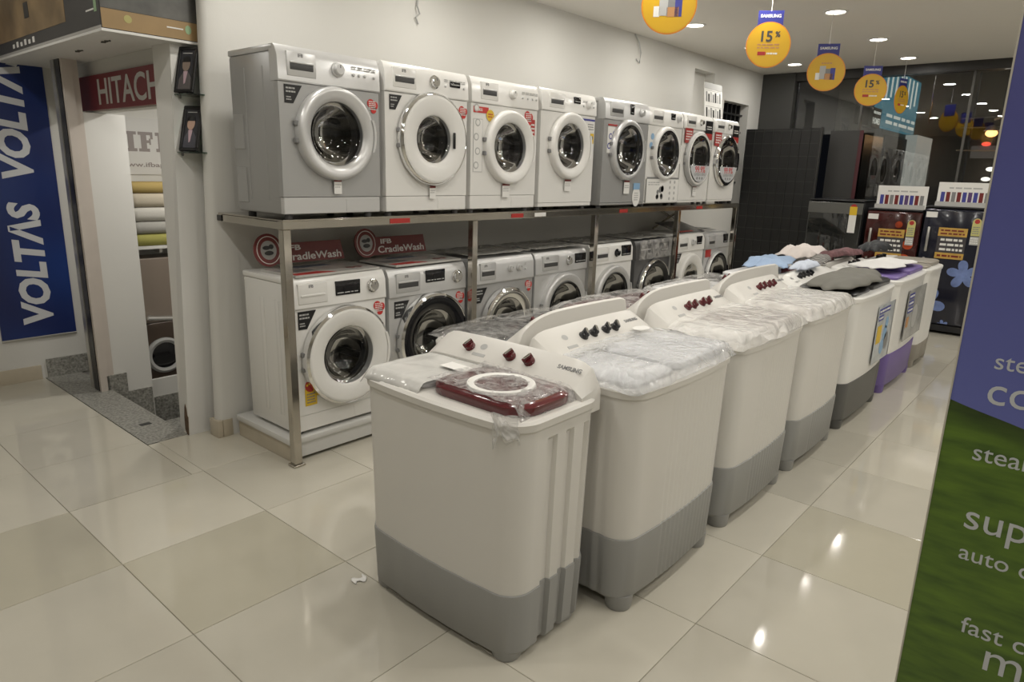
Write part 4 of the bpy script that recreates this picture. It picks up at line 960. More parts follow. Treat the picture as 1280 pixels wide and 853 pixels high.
DARKCL = mat('dark_cloth', (0.025, 0.027, 0.03), 0.5, bump=0.15, bscale=200)
MARCL = mat('maroon_pattern_cloth', (0.15, 0.07, 0.075), 0.8, var=0.6, vscale=30)
def stripes():
    m = mat('striped_cloth', (0.03, 0.03, 0.03), 0.8)
    nt = m.node_tree; b = nt.nodes['Principled BSDF']
    tc = nt.nodes.new('ShaderNodeTexCoord'); wv = nt.nodes.new('ShaderNodeTexWave'); wv.inputs['Scale'].default_value = 14
    rp = nt.nodes.new('ShaderNodeValToRGB'); rp.color_ramp.interpolation = 'CONSTANT'
    rp.color_ramp.elements[0].color = (0.02, 0.02, 0.022, 1); rp.color_ramp.elements[1].color = (0.5, 0.48, 0.45, 1); rp.color_ramp.elements[1].position = 0.62
    nt.links.new(tc.outputs['Object'], wv.inputs['Vector']); nt.links.new(wv.outputs['Fac'], rp.inputs[0]); nt.links.new(rp.outputs[0], b.inputs['Base Color'])
    return m
cloth('grey_cover_cloth', GREYCL, 3.02, -1.765, 0.54, 0.155, 0.889, 0.0, 'flat dark grey cloth draped over the black lid of the charcoal based machine', 'cloth', 1, 0.045, 0.016, 0.0)
cloth('white_shirt', WHITECL, 4.03, -1.74, 0.42, 0.15, 0.912, R(-2), 'white shirt spread over the purple lid', 'shirt', 2, 0.015, 0.012)
cloth('light_blue_shirt', BLUECL, 3.16, -1.17, 0.35, 0.15, 0.918, R(14), 'light blue shirt at the near end of the clothes heap', 'shirt', 3, 0.018, 0.045)
cloth('pinkish_shirt', PINKCL, 4.02, -1.11, 0.40, 0.14, 0.918, R(8), 'pinkish white shirt spread at the back of the heap', 'shirt', 4, 0.035, 0.05)
cloth('maroon_scarf', MARCL, 4.06, -1.42, 0.30, 0.07, 0.934, R(-8), 'maroon patterned garment lying between the pinkish and the white shirts', 'garment', 5, 0.045, 0.03)
cloth('striped_cloth', stripes(), 3.50, -1.42, 0.18, 0.06, 0.936, R(10), 'black and white striped cloth beside the light blue shirt', 'cloth', 6, 0.03, 0.02)
cloth('dark_folded_bag', DARKCL, 4.66, -1.50, 0.22, 0.08, 0.937, R(-8), 'crumpled black bag on the white shirt', 'bag', 8, 0.05, 0.05)
cloth('pale_blue_cloth', mat('pale_blue_cloth', (0.55, 0.60, 0.70), 0.85), 3.03, -1.47, 0.22, 0.06, 0.938, R(5), 'small pale blue cloth in front of the light blue shirt', 'cloth', 9, 0.03, 0.02)

# ------------------------------------------------------------------ fridges at the far end
def fridge(y, W, H, label, door, kind):
    root = tag(empty('fridge', (6.35, y, 0), R(-90)), label, 'fridge', 'single door fridges by the glass front')
    h = W / 2
    BODYB = mat('fridge_side_black', (0.018, 0.018, 0.02), 0.3)
    bm = bmesh.new(); rbox(bm, -h, h, 0.055, 0.60, 0.04, H, 0.015, 2); finish(bm, 'body', BODYB, root)
    bm = bmesh.new(); rbox(bm, -h, h, 0.0, 0.05, 0.10, H - 0.01, 0.018, 3); d = finish(bm, 'door', door, root)
    box('base_drawer', BODYB, root, -h + 0.01, h - 0.01, 0.01, 0.055, 0.03, 0.095, 0.004, 1)
    for x in (-h + 0.05, h - 0.05):
        for yy in (0.08, 0.55):
            bm = bmesh.new(); lathe(bm, [(0, 0), (0.02, 0), (0.02, 0.04), (0, 0.04)], 10, Matrix.Translation((x, yy, 0))); finish(bm, 'foot', BLACK, root)
    bm = bmesh.new(); rbox(bm, -h, h, 0.02, 0.60, H, H + 0.02, 0.008, 2); finish(bm, 'top_cap', BODYB, root)
    if kind != 'plain':
        hb = bmesh.new(); rbox(hb, -h + 0.05, -h + 0.075, -0.030, -0.006, H - 0.44, H - 0.19, 0.008, 2); rbox(hb, -h + 0.054, -h + 0.071, -0.01, 0.003, H - 0.43, H - 0.40); rbox(hb, -h + 0.054, -h + 0.071, -0.01, 0.003, H - 0.23, H - 0.20); finish(hb, 'handle', ALU, d)
        lk = bmesh.new(); lathe(lk, [(0.013, 0), (0.013, 0.006), (0, 0.006)], 16, xf_front(-h + 0.055, H - 0.51)); finish(lk, 'lock', CHROME, d)
    sticker(d, 'white_label', PAPER, -h + 0.015, -h + 0.115, H - 0.095, H - 0.04)
    if kind == 'plain':
        box('top_band', mat('grey_fridge_band', (0.16, 0.16, 0.15), 0.3, metal=0.4), d, -h, h, -0.004, 0.0, H - 0.13, H - 0.012, 0.002, 1)
        e = sticker(d, 'yellow_star_label', PAPER, h - 0.13, h - 0.055, H - 0.33, H - 0.05, y=-0.0045); sticker(e, 'yellow_top', YELLOW, h - 0.13, h - 0.055, H - 0.14, H - 0.05, y=-0.0062)
        disc(e, 'red_dial', RED, h - 0.0925, H - 0.055, 0.032, -0.0064)
        return root
    w2 = 0.125
    AMBER = mat('amber_print', (0.52, 0.32, 0.07), 0.45, var=0.2, vscale=14); PALEY = mat('pale_yellow_print', (0.55, 0.52, 0.20), 0.45)
    p = sticker(d, 'offer_poster', mat('dark_poster', (0.055, 0.05, 0.055), 0.35), -w2, w2, H - 0.50, H - 0.19)
    for k, (a, b) in enumerate(((H - 0.275, H - 0.19), (H - 0.50, H - 0.44))):
        q = sticker(p, 'amber_band', AMBER, -w2, w2, a, b, y=-0.0032); printlines(q, DKRED, -w2 + 0.02, w2 - 0.02, a + 0.01, b - 0.01, 2 - k, -0.0048, seed=70 + k)
    printlines(p, PAPER, -w2 + 0.03, w2 - 0.02, H - 0.43, H - 0.285, 3, -0.0032, seed=74)
    e = sticker(d, 'yellow_energy_label', PALEY, h - 0.12, h - 0.045, H - 0.255, H - 0.12); disc(e, 'label_top', PALEY, h - 0.0825, H - 0.122, 0.0375, -0.0016); disc(e, 'red_dial', RED, h - 0.0825, H - 0.115, 0.022, -0.0032)
    printlines(e, GREYPR, h - 0.11, h - 0.055, H - 0.24, H - 0.16, 4, -0.0032, seed=77)
    q = sticker(d, 'small_code_label', MIDGREY, h - 0.12, h - 0.045, H - 0.345, H - 0.262); printlines(q, PAPER, h - 0.115, h - 0.05, H - 0.335, H - 0.27, 3, -0.0032, seed=78)
    if kind == 'flower':
        PET = mat('blue_petal_print', (0.16, 0.22, 0.44), 0.25, var=0.35, vscale=9)
        PETD = mat('deep_blue_petal_print', (0.05, 0.09, 0.30), 0.25, var=0.5, vscale=9)
        rnd = random.Random(5)
        for n_, (fx, fz, s) in enumerate(((0.15, 0.63, 0.14), (-0.13, 0.30, 0.17), (0.05, 0.10, 0.05))):
            for k in range(5):
                a = R(72 * k + 25 + 40 * n_); c = (fx + math.cos(a) * s * 0.52, fz + math.sin(a) * s * 0.52)
                pts = []
                for j in range(16):
                    t = 2 * PI * j / 16; ex, ez = s * 0.52 * math.cos(t), s * 0.30 * math.sin(t) * (1 + 0.25 * math.cos(t))
                    pts.append((min(h - 0.012, max(-h + 0.012, c[0] + ex * math.cos(a) - ez * math.sin(a))), max(0.112, c[1] + ex * math.sin(a) + ez * math.cos(a))))
                bm = bmesh.new(); prism(bm, pts, 'y', -0.0012 - 0.0003 * k, 0.0); finish(bm, 'petal_print', PET if n_ != 1 else (PET, PETD)[k % 2], d, 0)
    else:
        GLOW = mat('orange_red_print', (0.40, 0.06, 0.02), 0.2, var=0.6, vscale=7)
        for k, (x, z, s) in enumerate(((0.06, H - 0.14, 0.035), (0.17, H - 0.20, 0.04), (0.17, H - 0.34, 0.05), (0.15, H - 0.50, 0.06), (-0.2, H - 0.62, 0.05), (0.1, H - 0.66, 0.07))):
            disc(d, 'red_flower_print', GLOW, x, z, s, -0.0004 - 0.0002 * k, 0.0008, 18)
    return root
RDOOR = mat('deep_red_door', (0.045, 0.006, 0.005), 0.12, var=0.7, vscale=4, coat=0.3)
BDOOR = mat('navy_black_door', (0.010, 0.011, 0.022), 0.12, coat=0.3)
MDOOR = mat('black_mirror_door', (0.012, 0.013, 0.013), 0.04, coat=0.8, spec=0.9)
fridge(-0.655, 0.57, 1.295, 'black mirror-fronted fridge with a grey top band beside the dark grid stand', MDOOR, 'plain')
fridge(-1.247, 0.52, 1.225, 'dark red fridge with a yellow offer poster on its door', RDOOR, 'red')
fridge(-1.80, 0.545, 1.275, 'navy black fridge with light blue flower prints on its door', BDOOR, 'flower')
for (y, zt, wd, lab) in ((-1.275, 1.245, 0.47, 'white card of small fridge pictures on top of the dark red fridge'), (-1.83, 1.295, 0.47, 'white card of small fridge pictures on top of the navy fridge')):
    r = tag(empty('picture_card', (6.44, y, zt), R(-90)), lab, 'display card', 'picture cards on the fridges')
    h = wd / 2
    bm = bmesh.new(); rbox(bm, -h, h, -0.003, 0.003, 0.0, 0.235); rbox(bm, -h, h, -0.06, -0.003, 0.0, 0.004); finish(bm, 'card', PAPER, r, 0)
    bm = bmesh.new(); rbox(bm, -h, h, -0.066, -0.060, 0, 0.045); finish(bm, 'front_lip', MIDGREY, r, 0)
    printlines(r, MIDGREY, -0.14, 0.14, 0.165, 0.195, 1, -0.0035, name='printed_title', seed=80)
    for k in range(9):
        x = -h + 0.03 + k * 0.047
        box('fridge_picture', (BLUEPR, DKRED, GREYPR, DKRED, BLUEPR, mat('purple_print', (0.10, 0.05, 0.16), 0.4))[k % 6], r, x, x + 0.034, -0.0045, -0.0031, 0.03, 0.14)
# dark grid stand and folding panel by the glass
gp = tag(empty('grid_stand', (6.6, 0, 0)), 'tall black wire grid stand between the washer rack and the glass front', 'stand')
GBK = mat('grid_board', (0.010, 0.010, 0.010), 0.5)
GBAR = mat('grid_wire', (0.034, 0.034, 0.032), 0.4)
box('back_board', GBK, gp, 0.0, 0.03, -0.32, 0.55, 0.02, 2.09)
box('foot_bar', GBK, gp, -0.18, 0.22, -0.32, -0.28, 0, 0.03); box('foot_bar', GBK, gp, -0.18, 0.22, 0.51, 0.55, 0, 0.03)
bm = bmesh.new()
for k in range(9): rbox(bm, -0.010, -0.004, -0.315 + k * 0.107, -0.309 + k * 0.107, 0.05, 2.085)
for k in range(15): rbox(bm, -0.004, 0.0, -0.32, 0.55, 0.06 + k * 0.143, 0.068 + k * 0.143)
tag(finish(bm, 'wire_grid', GBAR, gp, 0), kind='stuff')
box('frame', GBAR, gp, -0.012, 0.034, -0.335, -0.32, 0.02, 2.10)
dp = tag(empty('folding_panel', (6.98, -0.55, 0)), 'dark grey folding panel with maroon edge standing by the glass', 'panel')
box('leaf', mat('dark_panel', (0.035, 0.034, 0.032), 0.5), dp, 0, 0.03, -0.10, 0.24, 0.0, 2.08)
box('maroon_edge', mat('dim_maroon', (0.06, 0.008, 0.012), 0.5), dp, -0.004, 0.0, -0.12, -0.08, 0.0, 2.08)
# ------------------------------------------------------------------ ceiling lights
EMI = mat('lamp_glow', (1, 1, 1), 0.5, emit=(1.0, 0.94, 0.82), estr=14.0)
def downlight(x, y, label, group):
    r = tag(empty('downlight', (x, y, CEIL)), label, 'ceiling light', group)
    bm = bmesh.new(); lathe(bm, [(0.068, -0.004), (0.074, -0.010), (0.088, -0.006), (0.09, 0.0), (0.068, 0.0)], 32); finish(bm, 'trim_ring', WHITE_P, r)
    bm = bmesh.new(); lathe(bm, [(0, -0.0035), (0.068, -0.0035), (0.068, 0.0)], 32); finish(bm, 'lamp_disc', EMI, r)
    l = bpy.data.lights.new('downlight_lamp', 'AREA'); l.shape = 'DISK'; l.size = 0.13; l.energy = LAMP_W; l.color = LAMP_COL
    o = bpy.data.objects.new('downlight_lamp', l); col.objects.link(o); o.parent = r; o.location = (0, 0, -0.012)
    return r
named = {(4.13, -1.10): 'ceiling downlight with the third yellow disc hanging beside it', (5.43, -1.09): 'ceiling downlight above the fourth yellow disc', (6.62, -1.09): 'ceiling downlight nearest the glass front, above the smallest disc',
         (3.99, 0.0): 'ceiling downlight between the first two yellow discs', (6.46, 0.015): 'ceiling downlight near the dark window column', (5.23, 0.0): 'ceiling downlight hidden behind the second yellow disc'}
for (x, y), lab in named.items(): downlight(x, y, lab, 'ceiling downlights')
WHERE = {-2.3: 'fourth row', -3.5: 'fifth row', -4.75: 'sixth row', -6.0: 'seventh row'}
for x in (-1.1, 0.2, 1.42, 2.73):
    for y in (-6.0, -4.75, -3.5, -2.3, -1.1, 0.0):
        if x < 0 and y < -4: continue
        downlight(x, y, 'round ceiling downlight overhead, outside the photographed part of the hall', 'ceiling downlights overhead')
for y in (-1.1, -2.3, -3.5): downlight(-2.4, y, 'round ceiling downlight overhead, outside the photographed part of the hall', 'ceiling downlights overhead')
downlight(-1.2, 1.5, 'round ceiling downlight in front of the blue wall banner', 'ceiling downlights overhead')
for x in (4.13, 5.43, 6.62):
    for y in (-2.4, -3.7, -5.6): downlight(x, y, 'round ceiling downlight over the aisle behind the printed standee', 'ceiling downlights over the right side')

# ------------------------------------------------------------------ hanging discs
DISCY = mat('disc_yellow', (0.66, 0.385, 0.014), 0.35); DISCO = mat('disc_orange_rim', (0.70, 0.25, 0.02), 0.35); TABB = mat('tab_blue', (0.035, 0.04, 0.24), 0.4)
ORANGET = mat('orange_print', (0.50, 0.25, 0.10), 0.4)
def hang_disc(x, y, z, rz, kind, label):
    r = tag(empty('hanging_disc', (x, y, z), rz), label, 'hanging sign', 'yellow discs hanging in a row')
    q = 0.138
    bm = bmesh.new(); prism(bm, [(q * math.cos(2 * PI * k / 56), q * math.sin(2 * PI * k / 56)) for k in range(56)], 'y', -0.002, 0.002); d = finish(bm, 'disc', DISCO, r, 0)
    for s, yy in ((-1, -0.0028), (1, 0.0020)):
        bm = bmesh.new(); prism(bm, [(0.95 * q * math.cos(2 * PI * k / 56), 0.95 * q * math.sin(2 * PI * k / 56)) for k in range(56)], 'y', yy, yy + 0.0008); finish(bm, 'yellow_face', DISCY, d, 0)
    t = box('blue_tab', TABB, r, -0.078, 0.078, 0.0022, 0.0045, 0.06, 0.205)
    text('SAMSUNG', PAPER, t, (0, 0.0016, 0.172), 0.026, bold=0.0008, width=0.125)
    bm = bmesh.new(); tube(bm, [(0, 0.003, 0.20), (0.0, 0.003, CEIL - z - 0.0005)], 0.0022, 6); finish(bm, 'string', PAPER, r)
    if kind == 'offer':
        text('15', SLOT, d, (-0.02, -0.0034, 0.048), 0.088, bold=0.0022)['kind'] = 'stuff'
        text('%', SLOT, d, (0.052, -0.0034, 0.062), 0.046, bold=0.0012)['kind'] = 'stuff'
        printlines(d, ORANGET, -0.068, 0.068, -0.025, 0.012, 2, -0.0029, seed=90)
        box('red_print', RED, d, -0.062, -0.012, -0.0036, -0.0029, -0.062, -0.040); printlines(d, PAPER, -0.005, 0.06, -0.062, -0.040, 1, -0.0029, seed=91)
    else:
        printlines(d, ORANGET, -0.04, 0.04, 0.055, 0.075, 1, -0.0029, seed=92)
        for (a, b, c, e, m) in ((-0.075, -0.045, -0.055, -0.005, PAPER), (-0.048, -0.005, -0.05, 0.045, MIDGREY), (-0.01, 0.05, -0.055, -0.01, ORANGET), (0.03, 0.065, -0.055, 0.03, BLUEPR), (-0.005, 0.03, -0.01, 0.025, GREYPR)):
            box('appliance_picture', m, d, a, b, -0.0036, -0.0029, c, e)
hang_disc(1.57, -1.10, 2.352, R(-60), 'picture', 'nearest yellow disc with small appliance pictures, cut by the top of the photo')
hang_disc(2.84, -1.12, 2.346, R(-58), 'offer', 'yellow disc reading 15% over the white wall, second from the camera')
hang_disc(4.02, -1.12, 2.322, R(-62), 'picture', 'yellow disc with small appliance pictures in front of the dark frame column')
hang_disc(5.29, -1.12, 2.322, R(-60), 'offer', 'yellow disc reading 15% in front of the glass and the lit sign')
hang_disc(6.46, -1.12, 2.345, R(-14), 'offer', 'smallest yellow disc, turned partly sideways before the lit sign')

# ------------------------------------------------------------------ big printed standee by the camera
def text_left(body, m, parent, y, z, size, x, bold=0.0, face='-x', sx=1.0):
    cu = bpy.data.curves.new('lettering', 'FONT'); cu.body = body; cu.size = size; cu.extrude = 0.0004; cu.offset = bold; cu.resolution_u = 4
    t = bpy.data.objects.new('lettering', cu); col.objects.link(t)
    me = bpy.data.meshes.new_from_object(t.evaluated_get(bpy.context.evaluated_depsgraph_get())); bpy.data.objects.remove(t)
    me.materials.clear(); me.materials.append(m); mn = min(v.co.x for v in me.vertices)
    o = bpy.data.objects.new('lettering', me); col.objects.link(o); o.parent = parent
    o.matrix_local = Matrix.Translation((x, y, z)) @ FACE[face] @ Matrix.Diagonal((sx, 1, 1, 1)) @ Matrix.Translation((-mn, 0, 0))
    return o
def standee_mat():
    m = bpy.data.materials.new('printed_landscape'); m.use_nodes = True; nt = m.node_tree; b = nt.nodes['Principled BSDF']
    b.inputs['Roughness'].default_value = 0.45
    tc = nt.nodes.new('ShaderNodeTexCoord'); sp = nt.nodes.new('ShaderNodeSeparateXYZ'); nt.links.new(tc.outputs['Object'], sp.inputs[0])
    n = nt.nodes.new('ShaderNodeTexNoise'); n.inputs['Scale'].default_value = 3.0; nt.links.new(tc.outputs['Object'], n.inputs['Vector'])
    mp = nt.nodes.new('ShaderNodeMapping'); mp.inputs['Scale'].default_value = (1, 4, 22); nt.links.new(tc.outputs['Object'], mp.inputs[0])
    n2 = nt.nodes.new('ShaderNodeTexNoise'); n2.inputs['Scale'].default_value = 1.6; n2.inputs['Detail'].default_value = 6; nt.links.new(mp.outputs[0], n2.inputs['Vector'])
    ge = nt.nodes.new('ShaderNodeMath'); ge.operation = 'MULTIPLY_ADD'; ge.inputs[1].default_value = 0.26; nt.links.new(sp.outputs['Y'], ge.inputs[0]); ge.inputs[2].default_value = 0.0
    hz = nt.nodes.new('ShaderNodeMath'); hz.operation = 'SUBTRACT'; nt.links.new(sp.outputs['Z'], hz.inputs[0]); nt.links.new(ge.outputs[0], hz.inputs[1])   # z - 0.26 y
    nz = nt.nodes.new('ShaderNodeMath'); nz.operation = 'MULTIPLY_ADD'; nt.links.new(n.outputs['Fac'], nz.inputs[0]); nz.inputs[1].default_value = 0.03; nt.links.new(hz.outputs[0], nz.inputs[2])
    sky = nt.nodes.new('ShaderNodeValToRGB'); e = sky.color_ramp.elements
    e[0].position = 0.0; e[0].color = (0.125, 0.145, 0.42, 1); e[1].position = 1.0; e[1].color = (0.072, 0.076, 0.27, 1)
    mr = nt.nodes.new('ShaderNodeMapRange'); mr.inputs['From Min'].default_value = 0.9; mr.inputs['From Max'].default_value = 1.7; nt.links.new(sp.outputs['Z'], mr.inputs['Value']); nt.links.new(mr.outputs[0], sky.inputs[0])
    gr = nt.nodes.new('ShaderNodeValToRGB'); g = gr.color_ramp.elements
    g[0].position = 0.3; g[0].color = (0.048, 0.098, 0.010, 1); g[1].position = 0.72; g[1].color = (0.115, 0.205, 0.018, 1); nt.links.new(n2.outputs['Fac'], gr.inputs[0])
    dk = nt.nodes.new('ShaderNodeMapRange'); dk.inputs['From Min'].default_value = 0.93; dk.inputs['From Max'].default_value = 1.0; dk.inputs['To Min'].default_value = 1.0; dk.inputs['To Max'].default_value = 0.33; nt.links.new(nz.outputs[0], dk.inputs['Value'])
    gs = nt.nodes.new('ShaderNodeVectorMath'); gs.operation = 'SCALE'; nt.links.new(gr.outputs[0], gs.inputs[0]); nt.links.new(dk.outputs[0], gs.inputs['Scale'])
    st = nt.nodes.new('ShaderNodeMath'); st.operation = 'GREATER_THAN'; st.inputs[1].default_value = 1.0; nt.links.new(nz.outputs[0], st.inputs[0])
    mx = nt.nodes.new('ShaderNodeMix'); mx.data_type = 'RGBA'; nt.links.new(st.outputs[0], mx.inputs[0]); nt.links.new(gs.outputs[0], mx.inputs[6]); nt.links.new(sky.outputs[0], mx.inputs[7])
    nt.links.new(mx.outputs[2], b.inputs['Base Color'])
    return m
sd = tag(empty('printed_standee', (0.2, -2.752, 0)), 'tall printed standee, blue sky over green grass with white words', 'standee')
bm = bmesh.new(); rbox(bm, 0.0, 0.012, -0.85, -0.004, 0.02, 2.05); finish(bm, 'printed_panel', standee_mat(), sd, 0)
box('edge_strip', mat('pale_edge', (0.50, 0.47, 0.40), 0.5), sd, -0.002, 0.014, -0.004, 0.0, 0.02, 2.05)
box('foot', GREYPR, sd, -0.12, 0.16, -0.12, -0.06, 0.0, 0.02, 0.004, 1); box('foot', GREYPR, sd, -0.12, 0.16, -0.80, -0.74, 0.0, 0.02, 0.004, 1)
PRW = mat('standee_white_print', (0.52, 0.54, 0.56), 0.5)
for wd, y, z, s in (('steam', -0.080, 1.080, 0.058), ('combi', -0.078, 0.992, 0.102), ('steam', -0.073, 0.842, 0.062), ('super', -0.084, 0.658, 0.100), ('auto cook', -0.086, 0.571, 0.060), ('fast cook', -0.121, 0.370, 0.066), ('menu', -0.184, 0.288, 0.120)):
    text_left(wd, PRW, sd, y, z, s, -0.0008)

# ------------------------------------------------------------------ blue vertical banner on the left wall
def banner_mat():
    m = mat('banner_blue', (0.010, 0.022, 0.115), 0.35)
    nt = m.node_tree; b = nt.nodes['Principled BSDF']
    tc = nt.nodes.new('ShaderNodeTexCoord'); n = nt.nodes.new('ShaderNodeTexVoronoi'); n.inputs['Scale'].default_value = 2.2; n.feature = 'SMOOTH_F1'
    rp = nt.nodes.new('ShaderNodeValToRGB'); rp.color_ramp.elements[0].color = (0.012, 0.045, 0.22, 1); rp.color_ramp.elements[1].color = (0.010, 0.016, 0.085, 1); rp.color_ramp.elements[1].position = 0.7
    nt.links.new(tc.outputs['Object'], n.inputs['Vector']); nt.links.new(n.outputs['Distance'], rp.inputs[0]); nt.links.new(rp.outputs[0], b.inputs['Base Color'])
    return m
bn = tag(empty('wall_banner', (-0.42, 2.52, 0.305)), 'tall blue banner with white upright lettering on the left wall', 'banner')
box('cloth', banner_mat(), bn, -0.22, 0.225, 0.008, 0.019, 0.0, 2.1)
box('bottom_rod', ALU, bn, -0.222, 0.227, 0.006, 0.019, -0.012, 0.004, 0.003, 1)
BTXT = mat('banner_white_print', (0.60, 0.61, 0.63), 0.5)
for zc in (0.49, 1.47):
    text('VOLT\u039bS', BTXT, bn, (0.015, 0.0075, zc), 0.235, bold=0.010, shear=0.18, spin=R(90), width=0.83)
# ------------------------------------------------------------------ carton on the loft, sign, frames
cb = tag(empty('appliance_carton', (-0.45, 0.72, 2.113)), 'large dark printed appliance carton lying on the loft over the side opening', 'carton')
CARD = mat('dark_carton', (0.055, 0.053, 0.052), 0.5, var=0.1, vscale=5); TAN = mat('tan_carton_band', (0.33, 0.22, 0.10), 0.5, var=0.08, vscale=7)
PICT = mat('warm_picture_print', (0.24, 0.165, 0.085), 0.4, var=0.6, vscale=4); GRN = mat('green_leaf_print', (0.28, 0.42, 0.24), 0.5)
bm = bmesh.new(); rbox(bm, 0, 1.0, 0, 1.80, 0, 0.60, 0.006, 1); c = finish(bm, 'carton_body', CARD, cb)
box('tan_side_band', TAN, cb, 0.004, 0.99, -0.0015, 0.0, 0.003, 0.088)
box('side_photo_print', mat('grey_photo_print', (0.10, 0.098, 0.09), 0.45, var=0.5, vscale=6), cb, 0.004, 0.99, -0.0015, 0.0, 0.09, 0.59)
bm = bmesh.new(); prism(bm, [(0.12 + 0.018 * math.cos(2 * PI * k / 20), 0.055 + 0.018 * math.sin(2 * PI * k / 20)) for k in range(20)], 'y', -0.0025, -0.0015); finish(bm, 'printed_dot', mat('olive_print', (0.42, 0.38, 0.14), 0.5), cb, 0)
box('white_print_line', PAPER, cb, 0.30, 0.38, -0.0025, -0.0015, 0.048, 0.054)
bm = bmesh.new(); prism(bm, [(0.405 + 0.016 * math.cos(2 * PI * k / 8), 0.052 + 0.022 * math.sin(2 * PI * k / 8)) for k in range(8)], 'y', -0.0025, -0.0015); finish(bm, 'green_leaf', GRN, cb, 0)
box('picture_panel', PICT, cb, -0.0015, 0, 0.46, 1.79, 0.075, 0.59)
box('dark_window', BLACK, cb, -0.0025, -0.0015, 1.02, 1.10, 0.16, 0.24)
for k in range(6): box('white_icon', PAPER, cb, -0.0015, 0, 0.98 + k * 0.075, 1.015 + k * 0.075, 0.028, 0.058 - 0.008 * (k % 2))
for k in range(8): box('small_icon', MIDGREY, cb, -0.0015, 0, 0.18 + k * 0.032, 0.195 + k * 0.032, 0.20, 0.222)
box('white_print_line', PAPER, cb, -0.0015, 0, 0.07, 0.17, 0.085, 0.092); box('green_leaf', GRN, cb, -0.0015, 0, 0.035, 0.065, 0.075, 0.135)
box('bottom_edge_tape', mat('dull_foil', (0.42, 0.41, 0.39), 0.35), cb, -0.002, 0.0, 0.0, 1.8, 0.0, 0.012)

hs = tag(empty('shop_sign', (-0.105, 2.10, 1.815)), 'dark red sign with white capital letters over the side opening', 'sign')
box('sign_board', mat('deep_red_sign', (0.20, 0.012, 0.018), 0.4), hs, -0.018, 0.0, -1.28, 0.0, 0.0, 0.20)
t = text_left('HITACHI', mat('sign_white', (0.62, 0.62, 0.60), 0.5), hs, -0.30, 0.030, 0.205, -0.0188, bold=0.003, sx=1.19)
def photo_frame(x, z, label, jacket, skin):
    r = tag(empty('photo_frame', (x, 0.738, z), 0), label, 'photo frame', None)
    r.rotation_euler = (R(-18), 0, R(-60))
    W_, H_ = 0.108, 0.240
    bm = bmesh.new()
    for (a, b, c, d) in ((0, W_, 0, 0.016), (0, W_, H_ - 0.016, H_), (0, 0.015, 0.016, H_ - 0.016), (W_ - 0.015, W_, 0.016, H_ - 0.016)): rbox(bm, a, b, 0, 0.014, c, d, 0.002, 1)
    finish(bm, 'frame', BLACK, r)
    p = box('photo', mat('dark_photo_ground', (0.035, 0.036, 0.042), 0.25), r, 0.014, W_ - 0.014, 0.006, 0.012, 0.015, H_ - 0.015)
    cx = W_ / 2 - 0.002
    bm = bmesh.new(); prism(bm, [(cx - 0.036, 0.018), (cx + 0.038, 0.018), (cx + 0.036, 0.075), (cx + 0.014, 0.108), (cx - 0.012, 0.108), (cx - 0.034, 0.07)], 'y', 0.0052, 0.006); finish(bm, 'printed_jacket', jacket, p, 0)
    bm = bmesh.new(); prism(bm, [(cx - 0.012, 0.112), (cx + 0.012, 0.112), (cx + 0.004, 0.05), (cx - 0.004, 0.045)], 'y', 0.0046, 0.0052); finish(bm, 'printed_collar', mat('pinkish_print', (0.45, 0.32, 0.36), 0.4), p, 0)
    bm = bmesh.new(); prism(bm, [(cx + 0.022 * math.cos(2 * PI * k / 24), 0.148 + 0.036 * math.sin(2 * PI * k / 24)) for k in range(24)], 'y', 0.0040, 0.0046); finish(bm, 'printed_face', skin, p, 0)
    bm = bmesh.new(); prism(bm, [(cx + 0.024 * math.cos(R(180 * k / 12)), 0.160 + 0.030 * math.sin(R(180 * k / 12))) for k in range(13)], 'y', 0.0034, 0.0040); finish(bm, 'printed_hair', BLACK, p, 0)
    box('printed_line', MIDGREY, p, 0.025, W_ - 0.03, 0.0052, 0.006, H_ - 0.035, H_ - 0.031)
    bm = bmesh.new(); prism(bm, [(cx - 0.01, 0.0), (cx + 0.01, 0.0), (cx + 0.01, 0.15)], 'z', 0.0, 0.002) if False else rbox(bm, cx - 0.012, cx + 0.012, 0.014, 0.018, 0.01, 0.15); finish(bm, 'back_stand', BLACK, r, 0)
SKIN = mat('portrait_skin_print', (0.42, 0.27, 0.20), 0.4)
photo_frame(-0.138, 1.8605, 'black framed small portrait on the upper glass ledge, half in shade', mat('grey_jacket_print', (0.10, 0.09, 0.09), 0.4), mat('dull_skin_print', (0.22, 0.17, 0.14), 0.4))
photo_frame(-0.138, 1.5735, 'black framed portrait of a person in a dark suit on the lower glass ledge', mat('dark_suit_print', (0.05, 0.05, 0.065), 0.4), SKIN)
for z, lab in ((1.855, 'upper small glass ledge fixed to the white jamb'), (1.568, 'lower small glass ledge fixed to the white jamb')):
    s_ = 0.0405 * z
    r = tag(empty('glass_ledge', (-0.195 + s_, 0.69, z)), lab, 'shelf', 'glass ledges on the jamb')
    box('glass', SHELFGL, r, 0.0, 0.200, -0.055, 0.080, -0.007, 0.0, 0.001, 1)
    for x in (0.02, 0.165):
        bm = bmesh.new(); rbox(bm, x, x + 0.010, 0.066, 0.0815, -0.022, 0.016, 0.003, 1); finish(bm, 'clip', GREYPR, r)
